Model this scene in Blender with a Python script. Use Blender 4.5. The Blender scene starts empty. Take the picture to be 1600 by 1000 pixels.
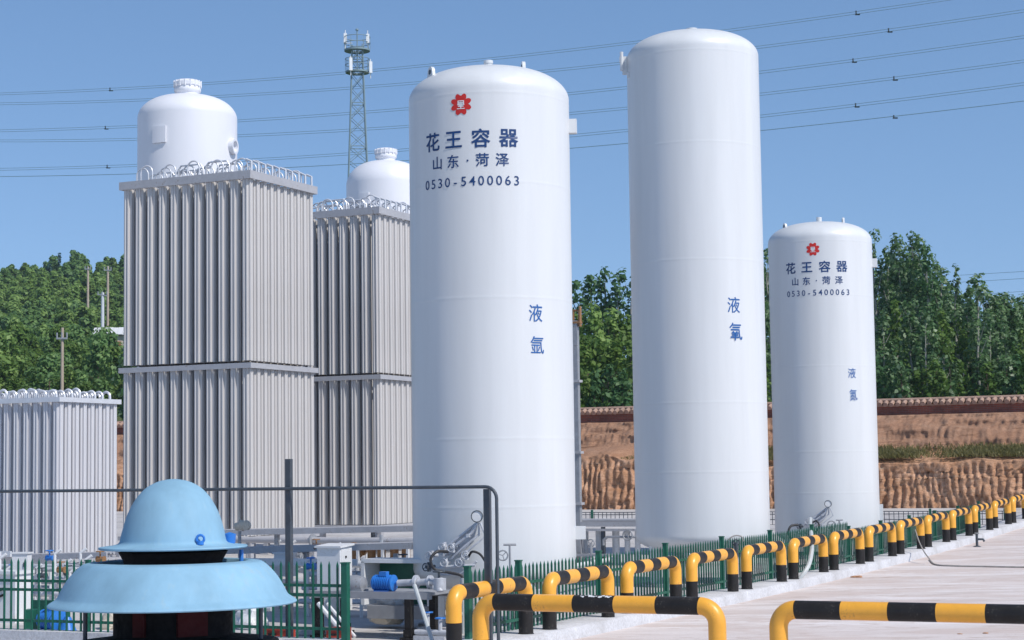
import bpy, bmesh, math, random
import numpy as np
from mathutils import Vector, Matrix
rad = math.radians
random.seed(7); rng = np.random.default_rng(7)
scene = bpy.context.scene
COL = scene.collection

# ------------------------------------------------------------------ camera, sky, sun, exposure
CAM_Z = 2.4
FPX, PITCH, ROLL = 2900.0, rad(4.63), rad(0.8)
fw = Vector((0, math.cos(PITCH), math.sin(PITCH)))
up0 = Vector((0, -math.sin(PITCH), math.cos(PITCH))); rt0 = Vector((1, 0, 0))
cup = math.cos(ROLL)*up0 + math.sin(ROLL)*rt0
crt = math.cos(ROLL)*rt0 - math.sin(ROLL)*up0
cam_d = bpy.data.cameras.new("camera"); cam = bpy.data.objects.new("camera", cam_d); COL.objects.link(cam)
cam_d.sensor_width = 36.0; cam_d.lens = 36.0*FPX/1600.0
cam_d.clip_start = 0.1; cam_d.clip_end = 5000
cam.matrix_world = Matrix(((crt.x, cup.x, -fw.x, 0), (crt.y, cup.y, -fw.y, 0), (crt.z, cup.z, -fw.z, CAM_Z), (0, 0, 0, 1)))
scene.camera = cam

SUN_AZ, SUN_EL = 50.0, 48.0        # degrees right of straight-behind-the-camera; elevation
sun_dir = Vector((math.sin(rad(SUN_AZ))*math.cos(rad(SUN_EL)), -math.cos(rad(SUN_AZ))*math.cos(rad(SUN_EL)), math.sin(rad(SUN_EL))))
world = bpy.data.worlds.new("World"); scene.world = world; world.use_nodes = True
wn = world.node_tree; wn.nodes.clear()
wo = wn.nodes.new("ShaderNodeOutputWorld"); bg = wn.nodes.new("ShaderNodeBackground")
sky = wn.nodes.new("ShaderNodeTexSky"); sky.sky_type = 'NISHITA'; sky.sun_disc = False
sky.sun_elevation = rad(SUN_EL)
sky.sun_rotation = math.atan2(sun_dir.x, sun_dir.y)
sky.air_density = 1.0; sky.dust_density = 0.3; sky.ozone_density = 2.0; sky.altitude = 300
hs = wn.nodes.new("ShaderNodeHueSaturation"); hs.inputs['Saturation'].default_value = 1.10
# the sky of this hazy-blue noon: the dome is read a little above the true direction, so the horizon keeps some blue
tc = wn.nodes.new("ShaderNodeTexCoord"); va = wn.nodes.new("ShaderNodeVectorMath"); va.operation = 'ADD'; va.inputs[1].default_value = (0, 0, .13)
vn = wn.nodes.new("ShaderNodeVectorMath"); vn.operation = 'NORMALIZE'
wn.links.new(tc.outputs['Generated'], va.inputs[0]); wn.links.new(va.outputs[0], vn.inputs[0]); wn.links.new(vn.outputs[0], sky.inputs['Vector'])
tint = wn.nodes.new("ShaderNodeMix"); tint.data_type = 'RGBA'; tint.blend_type = 'MULTIPLY'; tint.inputs[0].default_value = 1.0; tint.inputs[7].default_value = (1.0, 1.0, 1.0, 1)
sx = wn.nodes.new('ShaderNodeSeparateXYZ'); mr = wn.nodes.new('ShaderNodeMapRange'); mr.inputs[1].default_value = .25; mr.inputs[2].default_value = .75; mr.inputs[3].default_value = 1.36; mr.inputs[4].default_value = .92
wn.links.new(tc.outputs['Generated'], sx.inputs[0]); wn.links.new(sx.outputs[2], mr.inputs[0]); wn.links.new(mr.outputs[0], tint.inputs[7])
wn.links.new(sky.outputs[0], hs.inputs['Color']); wn.links.new(hs.outputs[0], tint.inputs[6]); wn.links.new(tint.outputs[2], bg.inputs[0])
bg.inputs[1].default_value = 0.10
wn.links.new(bg.outputs[0], wo.inputs[0])
sl = bpy.data.lights.new("sun", 'SUN'); sl.energy = 3.2; sl.angle = rad(0.5); sl.color = (1.0, 0.955, 0.90)
so = bpy.data.objects.new("sun", sl); COL.objects.link(so)
so.rotation_euler = sun_dir.to_track_quat('Z', 'Y').to_euler()
scene.view_settings.view_transform = 'Standard'; scene.view_settings.look = 'None'
scene.view_settings.exposure = 0.23; scene.view_settings.gamma = 1.0
scene.view_settings.use_curve_mapping = False
scene.cycles.max_bounces = 8; scene.cycles.transparent_max_bounces = 16

# ------------------------------------------------------------------ helpers
SR = rad(-25.3)                     # the site is turned 25.3 degrees: local x = along the front, local y = along the kerb
CS, SN = math.cos(SR), math.sin(SR)
def S(a, b, z=0.0): return Vector((CS*a - SN*b, SN*a + CS*b, z))
def to_site(x, y): return (CS*x + SN*y, -SN*x + CS*y)
def at(px, py, Y):                  # survey point: where the sight line through a photo point meets the distance Y
    d = fw + crt*((px-800)/FPX) - cup*((py-500)/FPX)
    return Vector((0, 0, CAM_Z)) + d*(Y/d.y)
def gz(b):                          # the yard rises gently towards the bank
    if b < 30: return 0.0
    if b < 60: return 0.00045*(b-30)**2
    return min(0.405 + 0.027*(b-60), 0.72)

def new_mat(name, color=(.5, .5, .5), rough=.5, metal=0.0, coat=0.0, spec=.5):
    m = bpy.data.materials.new(name); m.use_nodes = True
    p = m.node_tree.nodes["Principled BSDF"]
    p.inputs['Base Color'].default_value = (*color, 1); p.inputs['Roughness'].default_value = rough
    p.inputs['Metallic'].default_value = metal; p.inputs['Coat Weight'].default_value = coat
    p.inputs['Specular IOR Level'].default_value = spec
    return m
class NT:
    def __init__(s, m): s.t = m.node_tree; s.p = s.t.nodes["Principled BSDF"]
    def n(s, typ, **kw):
        x = s.t.nodes.new(typ)
        for k, v in kw.items():
            if k.startswith('i_'): x.inputs[k[2:].replace('_', ' ')].default_value = v
            else: setattr(x, k, v)
        return x
    def l(s, a, b): s.t.links.new(a, b)
    def coords(s, scale=(1, 1, 1), kind='Object'):
        c = s.n("ShaderNodeTexCoord"); mp = s.n("ShaderNodeMapping"); mp.inputs['Scale'].default_value = scale
        s.l(c.outputs[kind], mp.inputs['Vector']); return mp.outputs[0]
    def noise(s, vec, scale, detail=6, rough=.6, dist=0.0):
        x = s.n("ShaderNodeTexNoise"); x.inputs['Scale'].default_value = scale; x.inputs['Detail'].default_value = detail
        x.inputs['Roughness'].default_value = rough; x.inputs['Distortion'].default_value = dist; s.l(vec, x.inputs['Vector']); return x.outputs['Fac']
    def ramp(s, fac, stops):
        r = s.n("ShaderNodeValToRGB"); e = r.color_ramp.elements
        while len(e) < len(stops): e.new(.5)
        for k, (pos, c) in enumerate(stops):
            e[k].position = pos; e[k].color = (*c, 1) if len(c) == 3 else c
        s.l(fac, r.inputs[0]); return r.outputs[0]
    def mix(s, fac, a, b, blend='MIX'):
        m = s.n("ShaderNodeMix", data_type='RGBA', blend_type=blend)
        for i, v in ((0, fac), (6, a), (7, b)):
            if hasattr(v, 'links') or hasattr(v, 'is_linked'): s.l(v, m.inputs[i])
            elif isinstance(v, tuple): m.inputs[i].default_value = (*v, 1)
            else: m.inputs[i].default_value = v
        return m.outputs[2]
    def bump(s, h, strength=.3, dist=.02):
        b = s.n("ShaderNodeBump"); b.inputs['Strength'].default_value = strength; b.inputs['Distance'].default_value = dist
        s.l(h, b.inputs['Height']); s.l(b.outputs[0], s.p.inputs['Normal'])

def painted(name, col, rough=.4, var=.12, scale=3.0, grime=None, vscale=(1, 1, 1), coat=0.0, spec=.5, metal=0.0, bump=.05):
    """paint or metal with uneven tone, a little grime and an uneven gloss"""
    m = new_mat(name, col, rough, metal, coat, spec); t = NT(m); v = t.coords(vscale)
    n1 = t.noise(v, scale, 6, .62); n2 = t.noise(v, scale*7, 4, .6)
    lo = tuple(c*(1-var) for c in col); hi = tuple(min(1, c*(1+var*.6)) for c in col)
    c = t.ramp(n1, [(.3, lo), (.7, hi)])
    if grime:
        g = t.ramp(t.mix(.5, n1, n2), [(.56, (0, 0, 0)), (.66, (.9, .9, .9))]); c = t.mix(g, c, grime)
    t.l(c, t.p.inputs['Base Color'])
    r = t.ramp(n2, [(.3, (rough*.8,)*3), (.7, (min(1, rough*1.25),)*3)]); t.l(r, t.p.inputs['Roughness'])
    if bump: t.bump(n2, bump, .01)
    return m

M = {}
M['tank'] = painted('tank_white_paint', (.70, .717, .725), .38, .08, 1.6, None, (1, 1, .07), bump=.02)
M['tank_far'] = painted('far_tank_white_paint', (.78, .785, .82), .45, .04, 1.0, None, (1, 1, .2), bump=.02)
M['alu'] = painted('fin_aluminium', (.595, .575, .56), .5, .12, 1.5, None, (1, 1, .15), spec=.4, metal=0, bump=.03)
M['alu_light'] = painted('light_fin_aluminium', (.64, .635, .655), .5, .08, 1.5, None, (1, 1, .15), spec=.4, metal=.1, bump=.03)
M['frame_grey'] = painted('frame_grey', (.44, .44, .46), .5, .14, 4, (.25, .2, .16))
M['bend'] = painted('return_bend_metal', (.70, .71, .74), .35, .1, 5, metal=.2)
M['steel'] = painted('galvanised_steel', (.36, .375, .40), .5, .2, 5, (.2, .16, .13), metal=.25)
M['dark_steel'] = painted('dark_grey_paint', (.065, .08, .098), .45, .25, 6, (.12, .09, .07))
M['green'] = painted('fence_green_paint', (.007, .115, .072), .42, .25, 5, (.03, .12, .09))
M['yellow'] = painted('safety_yellow_paint', (.90, .43, .05), .36, .10, 6, (.50, .24, .06))
M['black'] = painted('safety_black_paint', (.020, .018, .017), .5, .3, 6, (.085, .075, .065), spec=.3)
M['fan_blue'] = painted('fan_blue_paint', (.25, .445, .585), .72, .20, 3.2, (.31, .47, .56), (1, 1, .35), spec=.3)
M['fan_dark'] = painted('fan_dark_inside', (.008, .008, .009), .75, .3, 5, spec=.15)
M['rust_red'] = painted('dark_red_paint', (.055, .007, .008), .7, .4, 6, spec=.2)
M['motor_blue'] = painted('motor_blue_paint', (.03, .20, .62), .35, .15, 8, (.06, .22, .55))
M['white_paint'] = painted('white_sheet_paint', (.74, .75, .76), .45, .06, 4, (.6, .58, .54))
M['grey_pad'] = painted('skid_grey_paint', (.33, .34, .36), .6, .15, 5)
M['brown'] = painted('brown_copper_coat', (.33, .17, .07), .5, .3, 10)
M['cream'] = painted('cream_sheet', (.62, .56, .46), .6, .15, 6)
M['red'] = painted('red_plastic', (.42, .05, .03), .5, .2, 6)
M['rubber'] = painted('black_rubber', (.03, .03, .033), .6, .2, 8)
M['hose_grey'] = painted('pale_hose', (.52, .55, .55), .5, .1, 8)
M['cable'] = painted('cable_sheath', (.36, .34, .32), .6, .2, 8)
M['steel_bright'] = painted('frosted_pipework', (.56, .58, .62), .45, .2, 12, metal=.1)
M['text_blue'] = new_mat('lettering_blue', (.008, .045, .16), .45)
M['text_bright'] = new_mat('lettering_bright_blue', (.012, .11, .36), .45)
M['emblem_red'] = new_mat('emblem_red', (.60, .022, .015), .45)
M['emblem_white'] = new_mat('emblem_white', (.78, .78, .80), .45)
M['tower'] = painted('tower_galvanised_hazed', (.22, .31, .35), .6, .15, .5)  # galvanised grey with the blue of distant air mixed into the colour
M['antenna'] = painted('antenna_white', (.78, .80, .82), .5, .05, 2)
M['wire'] = new_mat('aluminium_wire', (.22, .36, .46), .6)
M['spacer'] = new_mat('spacer_dark', (.03, .05, .065), .6)
M['pole'] = painted('concrete_pole', (.47, .38, .30), .8, .15, 2)
M['pole_white'] = painted('pale_pole', (.66, .68, .72), .8, .08, 2)
M['bark'] = painted('pale_bark', (.34, .33, .28), .9, .35, 4)
M['bark_dark'] = painted('brown_bark', (.13, .10, .07), .9, .35, 4)

def leaf_mat(name, a, b, c, rough=.55):
    m = new_mat(name, b, rough); t = NT(m)
    g = t.n("ShaderNodeNewGeometry"); r = t.ramp(g.outputs['Random Per Island'], [(0.0, a), (.5, b), (1.0, c)])
    v = t.coords(); n = t.noise(v, .55, 3, .6)
    r = t.mix(t.ramp(n, [(.35, (0, 0, 0)), (.65, (1, 1, 1))]), t.mix(.55, r, a), r)
    t.l(r, t.p.inputs['Base Color'])
    t.p.inputs['Specular IOR Level'].default_value = .35
    tr = t.n("ShaderNodeBsdfTranslucent"); t.l(r, tr.inputs['Color'])
    ms = t.n("ShaderNodeMixShader"); ms.inputs[0].default_value = .46
    out = t.t.nodes["Material Output"]
    t.l(t.p.outputs[0], ms.inputs[1]); t.l(tr.outputs[0], ms.inputs[2]); t.l(ms.outputs[0], out.inputs[0])
    return m
M['poplar'] = leaf_mat('poplar_leaves', (.062, .145, .052), (.17, .30, .105), (.42, .54, .33), .42)  # palest leaf tone has the bright highlights painted into it
M['dark_leaf'] = leaf_mat('dark_tree_leaves', (0.063, 0.159, 0.061), (0.122, 0.244, 0.091), (0.207, 0.342, 0.140))
M['light_leaf'] = leaf_mat('light_tree_leaves', (0.083, 0.165, 0.033), (0.154, 0.264, 0.050), (0.264, 0.374, 0.099))
M['hill_leaf'] = leaf_mat('hill_leaves', (0.169, 0.290, 0.081), (0.270, 0.419, 0.108), (0.405, 0.553, 0.169))
M['hill_leaf_dark'] = leaf_mat('hill_leaves_dark', (0.128, 0.250, 0.088), (0.209, 0.358, 0.115), (0.311, 0.459, 0.155))
M['haze_leaf'] = leaf_mat('hazed_ridge_leaves', (.030, .10, .09), (.05, .14, .12), (.07, .17, .14))  # distance haze put into the leaf colour as blue
M['grass'] = leaf_mat('dry_grass', (.16, .155, .05), (.24, .225, .085), (.34, .29, .14))

def ground_mat():
    m = new_mat('apron_concrete', (.5, .47, .45), .85); t = NT(m)
    v = t.coords((.16, .75, 1)); v2 = t.coords((1, 1, 1)); v3 = t.coords((.07, .28, 1))
    s = t.noise(v, 1.0, 9, .70, 1.2); f = t.noise(v2, 14, 6, .7); big = t.noise(v3, 1.1, 5, .6, .8)
    c = t.ramp(s, [(.30, (.44, .37, .335)), (.45, (.68, .61, .58)), (.56, (.79, .735, .72)), (.72, (.86, .825, .82))])
    c = t.mix(t.ramp(big, [(.42, (0, 0, 0)), (.68, (.75, .75, .75))]), c, (.64, .56, .53))
    c = t.mix(t.ramp(f, [(.35, (.22, .22, .22)), (.6, (0, 0, 0))]), c, (.48, .42, .38))
    st = t.noise(t.coords((.30, .95, 1)), .55, 9, .72, 2.2); st2 = t.noise(t.coords((.5, 1.6, 1)), 2.4, 7, .7, 1.0)
    c = t.mix(t.ramp(st, [(.47, (0, 0, 0)), (.56, (.85, .85, .85)), (.70, (.35, .35, .35))]), c, (.60, .50, .455))
    c = t.mix(t.ramp(st2, [(.56, (0, 0, 0)), (.66, (.8, .8, .8))]), c, (.46, .36, .31))
    t.l(c, t.p.inputs['Base Color']); t.bump(f, .25, .02); return m
M['apron'] = ground_mat()
def yard_mat():
    m = new_mat('yard_concrete', (.5, .5, .5), .85); t = NT(m)
    v2 = t.coords(); s = t.noise(v2, .9, 7, .65, .4); f = t.noise(v2, 12, 6, .7)
    c = t.ramp(s, [(.3, (.36, .34, .33)), (.5, (.55, .53, .52)), (.7, (.66, .63, .61))])
    c = t.mix(t.ramp(f, [(.38, (.35, .35, .35)), (.6, (0, 0, 0))]), c, (.33, .31, .29))
    t.l(c, t.p.inputs['Base Color']); t.bump(f, .3, .02); return m
M['yard'] = yard_mat()
def kerb_mat():
    m = new_mat('kerb_concrete', (.6, .6, .6), .85); t = NT(m)
    v2 = t.coords((1, 1, 1)); s = t.noise(v2, 1.3, 7, .65, .3); f = t.noise(v2, 22, 5, .7)
    c = t.ramp(s, [(.3, (.47, .46, .46)), (.5, (.61, .61, .63)), (.7, (.70, .70, .72))])
    c = t.mix(t.ramp(f, [(.40, (.4, .4, .4)), (.58, (0, 0, 0))]), c, (.36, .35, .35))
    t.l(c, t.p.inputs['Base Color']); t.bump(f, .35, .02); return m
M['kerb'] = kerb_mat()
def earth_mat():
    m = new_mat('red_earth', (.3, .18, .12), .95, spec=.1); t = NT(m)
    v = t.coords(); s = t.noise(v, 1.1, 8, .7, .4); f = t.noise(v, 9, 6, .7)
    hz = t.noise(t.coords((.35, .35, 3.2)), 1.6, 6, .65, .6)
    c = t.ramp(s, [(.28, (.38, .195, .105)), (.5, (.58, .335, .205)), (.72, (.68, .44, .30))])
    c = t.mix(t.ramp(f, [(.36, (.6, .6, .6)), (.55, (0, 0, 0))]), c, (.23, .105, .045))  # hollows of the bump darkened, groove shade put into the earth colour
    c = t.mix(t.ramp(hz, [(.56, (0, 0, 0)), (.70, (.55, .55, .55))]), c, (.50, .37, .26))
    hd = t.noise(t.coords((.8, .8, 7.0)), 1.3, 6, .7, .5)
    tcz = t.n('ShaderNodeTexCoord'); sz = t.n('ShaderNodeSeparateXYZ'); t.l(tcz.outputs['Object'], sz.inputs[0])
    mz = t.n('ShaderNodeMapRange'); mz.inputs[1].default_value = 2.6; mz.inputs[2].default_value = 3.3; t.l(sz.outputs[2], mz.inputs[0])
    c = t.mix(mz.outputs[0], c, t.mix(.62, c, (.27, .155, .105)))      # the upper soil layer is browner
    c = t.mix(t.ramp(hd, [(.36, (.9, .9, .9)), (.44, (0, 0, 0))]), c, (.20, .11, .065))
    t.l(c, t.p.inputs['Base Color']); t.bump(f, .6, .06); return m
M['earth'] = earth_mat()
def soil_mat(name, c0, c1, c2):
    m = new_mat(name, c1, .95, spec=.1); t = NT(m); v = t.coords()
    s = t.noise(v, .12, 8, .7, .4); f = t.noise(v, 2.5, 6, .7)
    c = t.ramp(s, [(.3, c0), (.5, c1), (.7, c2)]); c = t.mix(t.ramp(f, [(.4, (.5, .5, .5)), (.6, (0, 0, 0))]), c, c0)
    t.l(c, t.p.inputs['Base Color']); t.bump(f, .5, .1); return m
M['scrub'] = soil_mat('scrub_ground', (.045, .08, .025), (.075, .11, .035), (.15, .13, .07))
M['dirt'] = soil_mat('bare_ground', (.22, .16, .12), (.33, .25, .19), (.42, .34, .27))
def brick_mat():
    m = new_mat('old_brick', (.22, .08, .05), .9, spec=.2); t = NT(m)
    c = t.n("ShaderNodeTexCoord"); sp = t.n("ShaderNodeSeparateXYZ"); cb = t.n("ShaderNodeCombineXYZ")
    t.l(c.outputs['Object'], sp.inputs[0]); t.l(sp.outputs[0], cb.inputs[0]); t.l(sp.outputs[2], cb.inputs[1])
    b = t.n("ShaderNodeTexBrick"); b.inputs['Scale'].default_value = 1.0; b.inputs['Brick Width'].default_value = .25; b.inputs['Row Height'].default_value = .075
    b.inputs['Mortar Size'].default_value = .008
    b.inputs['Color1'].default_value = (.36, .115, .075, 1); b.inputs['Color2'].default_value = (.24, .08, .055, 1); b.inputs['Mortar'].default_value = (.24, .18, .15, 1)
    t.l(cb.outputs[0], b.inputs['Vector'])
    n = t.noise(c.outputs['Object'], 1.2, 6, .7)
    x = t.mix(t.ramp(n, [(.4, (0, 0, 0)), (.7, (.7, .7, .7))]), b.outputs[0], (.10, .06, .05))
    t.l(x, t.p.inputs['Base Color']); return m
M['brick'] = brick_mat()
M['tile'] = painted('clay_tile', (.43, .285, .215), .85, .3, 2.5, (.25, .17, .13))

class MB:
    def __init__(s): s.v, s.f, s.m = [], [], []
    def add(s, vs, fs, m=0):
        o = len(s.v); s.v.extend([tuple(x) for x in vs]); s.f.extend([tuple(i+o for i in q) for q in fs]); s.m.extend([m]*len(fs)); return s
    def box(s, c, d, m=0, rz=0.0, tilt=None):
        x, y, z = d[0]/2, d[1]/2, d[2]/2
        vs = [Vector((sx*x, sy*y, sz*z)) for sz in (-1, 1) for sy in (-1, 1) for sx in (-1, 1)]
        R = Matrix.Rotation(rz, 3, 'Z')
        if tilt: R = R @ Matrix.Rotation(tilt[1], 3, tilt[0])
        vs = [R @ p + Vector(c) for p in vs]
        return s.add(vs, [(0, 2, 3, 1), (4, 5, 7, 6), (0, 1, 5, 4), (2, 6, 7, 3), (0, 4, 6, 2), (1, 3, 7, 5)], m)
    def tube(s, pts, r, n=10, m=0, caps=True, mats=None):
        P = [Vector(p) for p in pts]; k = len(P)
        rs = r if isinstance(r, (list, tuple)) else [r]*k
        T = []
        for i in range(k):
            a = P[i]-P[i-1] if i > 0 else P[1]-P[0]; b = P[i+1]-P[i] if i < k-1 else P[-1]-P[-2]
            T.append((a.normalized()+b.normalized()).normalized())
        u = T[0].orthogonal().normalized(); vs = []
        for i in range(k):
            if i: u = (u - T[i]*u.dot(T[i])).normalized()
            w = T[i].cross(u)
            for j in range(n):
                a = 2*math.pi*j/n; vs.append(P[i] + (u*math.cos(a)+w*math.sin(a))*rs[i])
        o = len(s.v); s.v.extend([tuple(x) for x in vs])
        for i in range(k-1):
            for j in range(n):
                j2 = (j+1) % n
                s.f.append((o+i*n+j, o+i*n+j2, o+(i+1)*n+j2, o+(i+1)*n+j)); s.m.append(mats[i] if mats else m)
        if caps:
            s.f.append(tuple(o+j for j in range(n-1, -1, -1))); s.m.append(mats[0] if mats else m)
            s.f.append(tuple(o+(k-1)*n+j for j in range(n))); s.m.append(mats[-1] if mats else m)
        return s
    def lathe(s, prof, n=48, m=0, c=(0, 0, 0), axis=None):
        R = Vector((0, 0, 1)).rotation_difference(Vector(axis)).to_matrix() if axis else None
        o = len(s.v); C = Vector(c)
        for (r, z) in prof:
            for j in range(n):
                a = 2*math.pi*j/n; p = Vector((max(r, 1e-4)*math.cos(a), max(r, 1e-4)*math.sin(a), z))
                s.v.append(tuple((R @ p if R else p) + C))
        for i in range(len(prof)-1):
            for j in range(n):
                j2 = (j+1) % n
                s.f.append((o+i*n+j, o+i*n+j2, o+(i+1)*n+j2, o+(i+1)*n+j)); s.m.append(m)
        return s
    def prism(s, poly, z0, z1, m=0, mat=None):
        n = len(poly); vs = [Vector((x, y, z0)) for x, y in poly]+[Vector((x, y, z1)) for x, y in poly]
        if mat is not None: vs = [mat @ p for p in vs]
        fs = [(i, (i+1) % n, n+(i+1) % n, n+i) for i in range(n)]
        fs += [tuple(range(n-1, -1, -1)), tuple(range(n, 2*n))]
        return s.add(vs, fs, m)
    def build(s, name, mats, parent=None, sharp=38, smooth=True):
        me = bpy.data.meshes.new(name); me.from_pydata(s.v, [], s.f); me.update()
        for m in (mats if isinstance(mats, (list, tuple)) else [mats]): me.materials.append(m)
        me.polygons.foreach_set('material_index', s.m)
        if smooth:
            me.polygons.foreach_set('use_smooth', [True]*len(s.f)); me.set_sharp_from_angle(angle=rad(sharp))
        o = bpy.data.objects.new(name, me); COL.objects.link(o)
        if parent: o.parent = parent
        return o

def tag(o, label=None, cat=None, group=None, kind=None):
    if label: o['label'] = label
    if cat: o['category'] = cat
    if group: o['group'] = group
    if kind: o['kind'] = kind
    return o
def thing(name, label, cat, loc=(0, 0, 0), rz=0.0, group=None):
    o = bpy.data.objects.new(name, None); COL.objects.link(o); o.empty_display_size = .3
    o.location = loc; o.rotation_euler = (0, 0, rz)
    return tag(o, label, cat, group)
def site_thing(name, label, cat, a, b, z=None, group=None):
    return thing(name, label, cat, S(a, b, gz(b) if z is None else z), SR, group)
def copy_tree(o, parent=None):
    c = o.copy(); COL.objects.link(c)
    if parent: c.parent = parent
    for ch in list(o.children): copy_tree(ch, c)
    return c
def arc(c, r, a0, a1, n, ux, uy):
    ux, uy, c = Vector(ux), Vector(uy), Vector(c)
    return [c + ux*(r*math.cos(a0+(a1-a0)*i/n)) + uy*(r*math.sin(a0+(a1-a0)*i/n)) for i in range(n+1)]
def np_mesh(name, V, Fq, mat, parent=None, smooth=False):
    me = bpy.data.meshes.new(name); nf = len(Fq)
    me.vertices.add(len(V)); me.vertices.foreach_set('co', np.asarray(V, dtype=np.float32).ravel())
    me.loops.add(nf*4); me.loops.foreach_set('vertex_index', np.asarray(Fq, dtype=np.int32).ravel())
    me.polygons.add(nf); me.polygons.foreach_set('loop_start', np.arange(nf, dtype=np.int32)*4)
    if smooth: me.polygons.foreach_set('use_smooth', np.ones(nf, dtype=bool))
    me.update(calc_edges=True); me.materials.append(mat)
    o = bpy.data.objects.new(name, me); COL.objects.link(o)
    if parent: o.parent = parent
    return o
def grid_mesh(name, P, mat, kind='structure', smooth=True):   # P: (nu, nv, 3)
    nu, nv = P.shape[:2]; idx = np.arange(nu*nv).reshape(nu, nv)
    F = np.stack([idx[:-1, :-1], idx[1:, :-1], idx[1:, 1:], idx[:-1, 1:]], -1).reshape(-1, 4)
    o = np_mesh(name, P.reshape(-1, 3), F, mat, smooth=smooth)
    if kind: o['kind'] = kind
    return o
def vnoise(x, y, seed=0):          # smooth value noise
    xi = np.floor(x).astype(int); yi = np.floor(y).astype(int); fx = x-xi; fy = y-yi
    fx = fx*fx*(3-2*fx); fy = fy*fy*(3-2*fy)
    def h(i, j):
        n = (i*374761393 + j*668265263 + seed*982451653) & 0x7fffffff
        n = ((n ^ (n >> 13))*1274126177) & 0x7fffffff
        return ((n ^ (n >> 16)) & 0xffff)/65535.0
    return (h(xi, yi)*(1-fx)+h(xi+1, yi)*fx)*(1-fy) + (h(xi, yi+1)*(1-fx)+h(xi+1, yi+1)*fx)*fy

# ------------------------------------------------------------------ the ground
def strip_sheet(name, a0, a1, b0, b1, dz, mat, na=12, step=2.0):
    A = np.linspace(a0, a1, na); B = np.arange(b0, b1+step*.5, step); B[-1] = b1
    P = np.zeros((na, len(B), 3))
    for j, b in enumerate(B):
        for i, a in enumerate(A):
            p = S(a, b, gz(b)+dz); P[i, j] = p
    return grid_mesh(name, P, mat)
ground = strip_sheet('ground', -320, 320, -80, 72.6, -.06, M['dirt'], 24)
apron = strip_sheet('concrete_apron', -10.64, 70, -40, 71.9, 0.0, M['apron'], 20)
yard = strip_sheet('yard_floor', -75, -11.38, 14, 71.9, 0.0, M['yard'], 20)
# kerb: a real step with a worn edge
kb = MB(); bs = list(np.arange(16, 72, .8)); sec = [(-11.40, -.05), (-11.40, .165), (-11.38, .175), (-10.66, .175), (-10.625, .15), (-10.60, -.05)]
for b in bs:
    w = (random.random()-.5)*.012
    for (a, z) in sec: kb.v.append(tuple(S(a + (w if z > 0 else 0), b, gz(b)+z + (w if z > .1 else 0))))
n6 = len(sec)
for i in range(len(bs)-1):
    for j in range(n6-1): kb.f.append((i*n6+j, (i+1)*n6+j, (i+1)*n6+j+1, i*n6+j+1)); kb.m.append(0)
tag(kb.build('kerb', M['kerb'], None, 50), kind='structure')
# threshold and drain strip at the gate
fk = MB(); p = S(-12.0, 21.75, .06); fk.box(p, (1.9, .35, .13), 0, SR); p = S(-16.9, 21.8, .08); fk.box(p, (8.0, .3, .17), 0, SR)
tag(fk.build('front_kerb', M['kerb']), kind='structure')
tr = MB(); tr.box(S(-13.0, 24.0, .012), (4.2, .55, .02), 0, SR)
tag(tr.build('drain_channel', M['grey_pad']), kind='structure')

# ------------------------------------------------------------------ earth bank, plateau and hill
def bank_profile(A):
    """rows of (b, z, groove depth) up the bank"""
    rows = []
    for t in np.linspace(0, 1, 34): rows.append((72.0+.55*t, .35+2.3*t, 1.0*min(1, (1-t)*6, t*8+.3)))
    for t in np.linspace(0.05, 1, 9): rows.append((72.55+2.2*t, 2.65+.45*t, .12))
    for t in np.linspace(0.04, 1, 18): rows.append((74.75+1.35*t, 3.10+1.35*t, .22))
    for t in np.linspace(0.1, 1, 5): rows.append((76.1+1.6*t, 4.45+.05*t, .05))
    return rows
A = np.arange(-62, 22, .05); rows = bank_profile(A); P = np.zeros((len(A), len(rows), 3))
for j, (b, z, g) in enumerate(rows):
    t = j/len(rows)
    lean = .35*(z-.35)
    seg = np.floor(vnoise(A*.22, np.full_like(A, 1.0), 51)*3 + z*1.1)            # the bucket came down in uneven bites
    ph = (A + lean*.6*(vnoise(A*.15, np.full_like(A, 2.0), 53)-.3) + .42*vnoise(A*.7, np.full_like(A, z*.5), 3) + seg*.37)/.29
    tooth = np.abs((ph % 1.0)-.5)*2
    k = np.floor(ph)
    amp = .15+1.25*vnoise(k*1.0, np.full_like(A, z*1.6), 5)
    rough = (vnoise(A*2.2, np.full_like(A, z*3.1), 9)-.5)*.22 + (vnoise(A*6, np.full_like(A, z*7), 11)-.5)*.14 + (vnoise(A*11, np.full_like(A, z*6), 19)-.5)*.09 + (vnoise(A*.35, np.full_like(A, z*.6), 17)-.5)*.5
    if j < 34: db = .18*amp*tooth**1.6*g + rough*.8
    else: db = rough*1.0*(1 if j > 43 else .5)
    if 43 <= j < 61: db = db + .28*(vnoise(A*.45, np.full_like(A, z*5.5), 21)-.5)
    zz = z + (vnoise(A*1.3, np.full_like(A, j*.37), 13)-.5)*.10*(1 if 0 < j < 61 else 0) + (vnoise(A*.13, np.full_like(A, 3.), 23)-.5)*.75*(1 if 22 < j < 50 else 0) + (vnoise(A*1.1, np.full_like(A, 5.), 29)-.5)*.22*(1 if 27 < j < 40 else 0)
    bb = b + db
    P[:, j, 0] = CS*A - SN*bb; P[:, j, 1] = SN*A + CS*bb; P[:, j, 2] = zz
grid_mesh('earth_bank', P, M['earth'], smooth=False)
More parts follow.
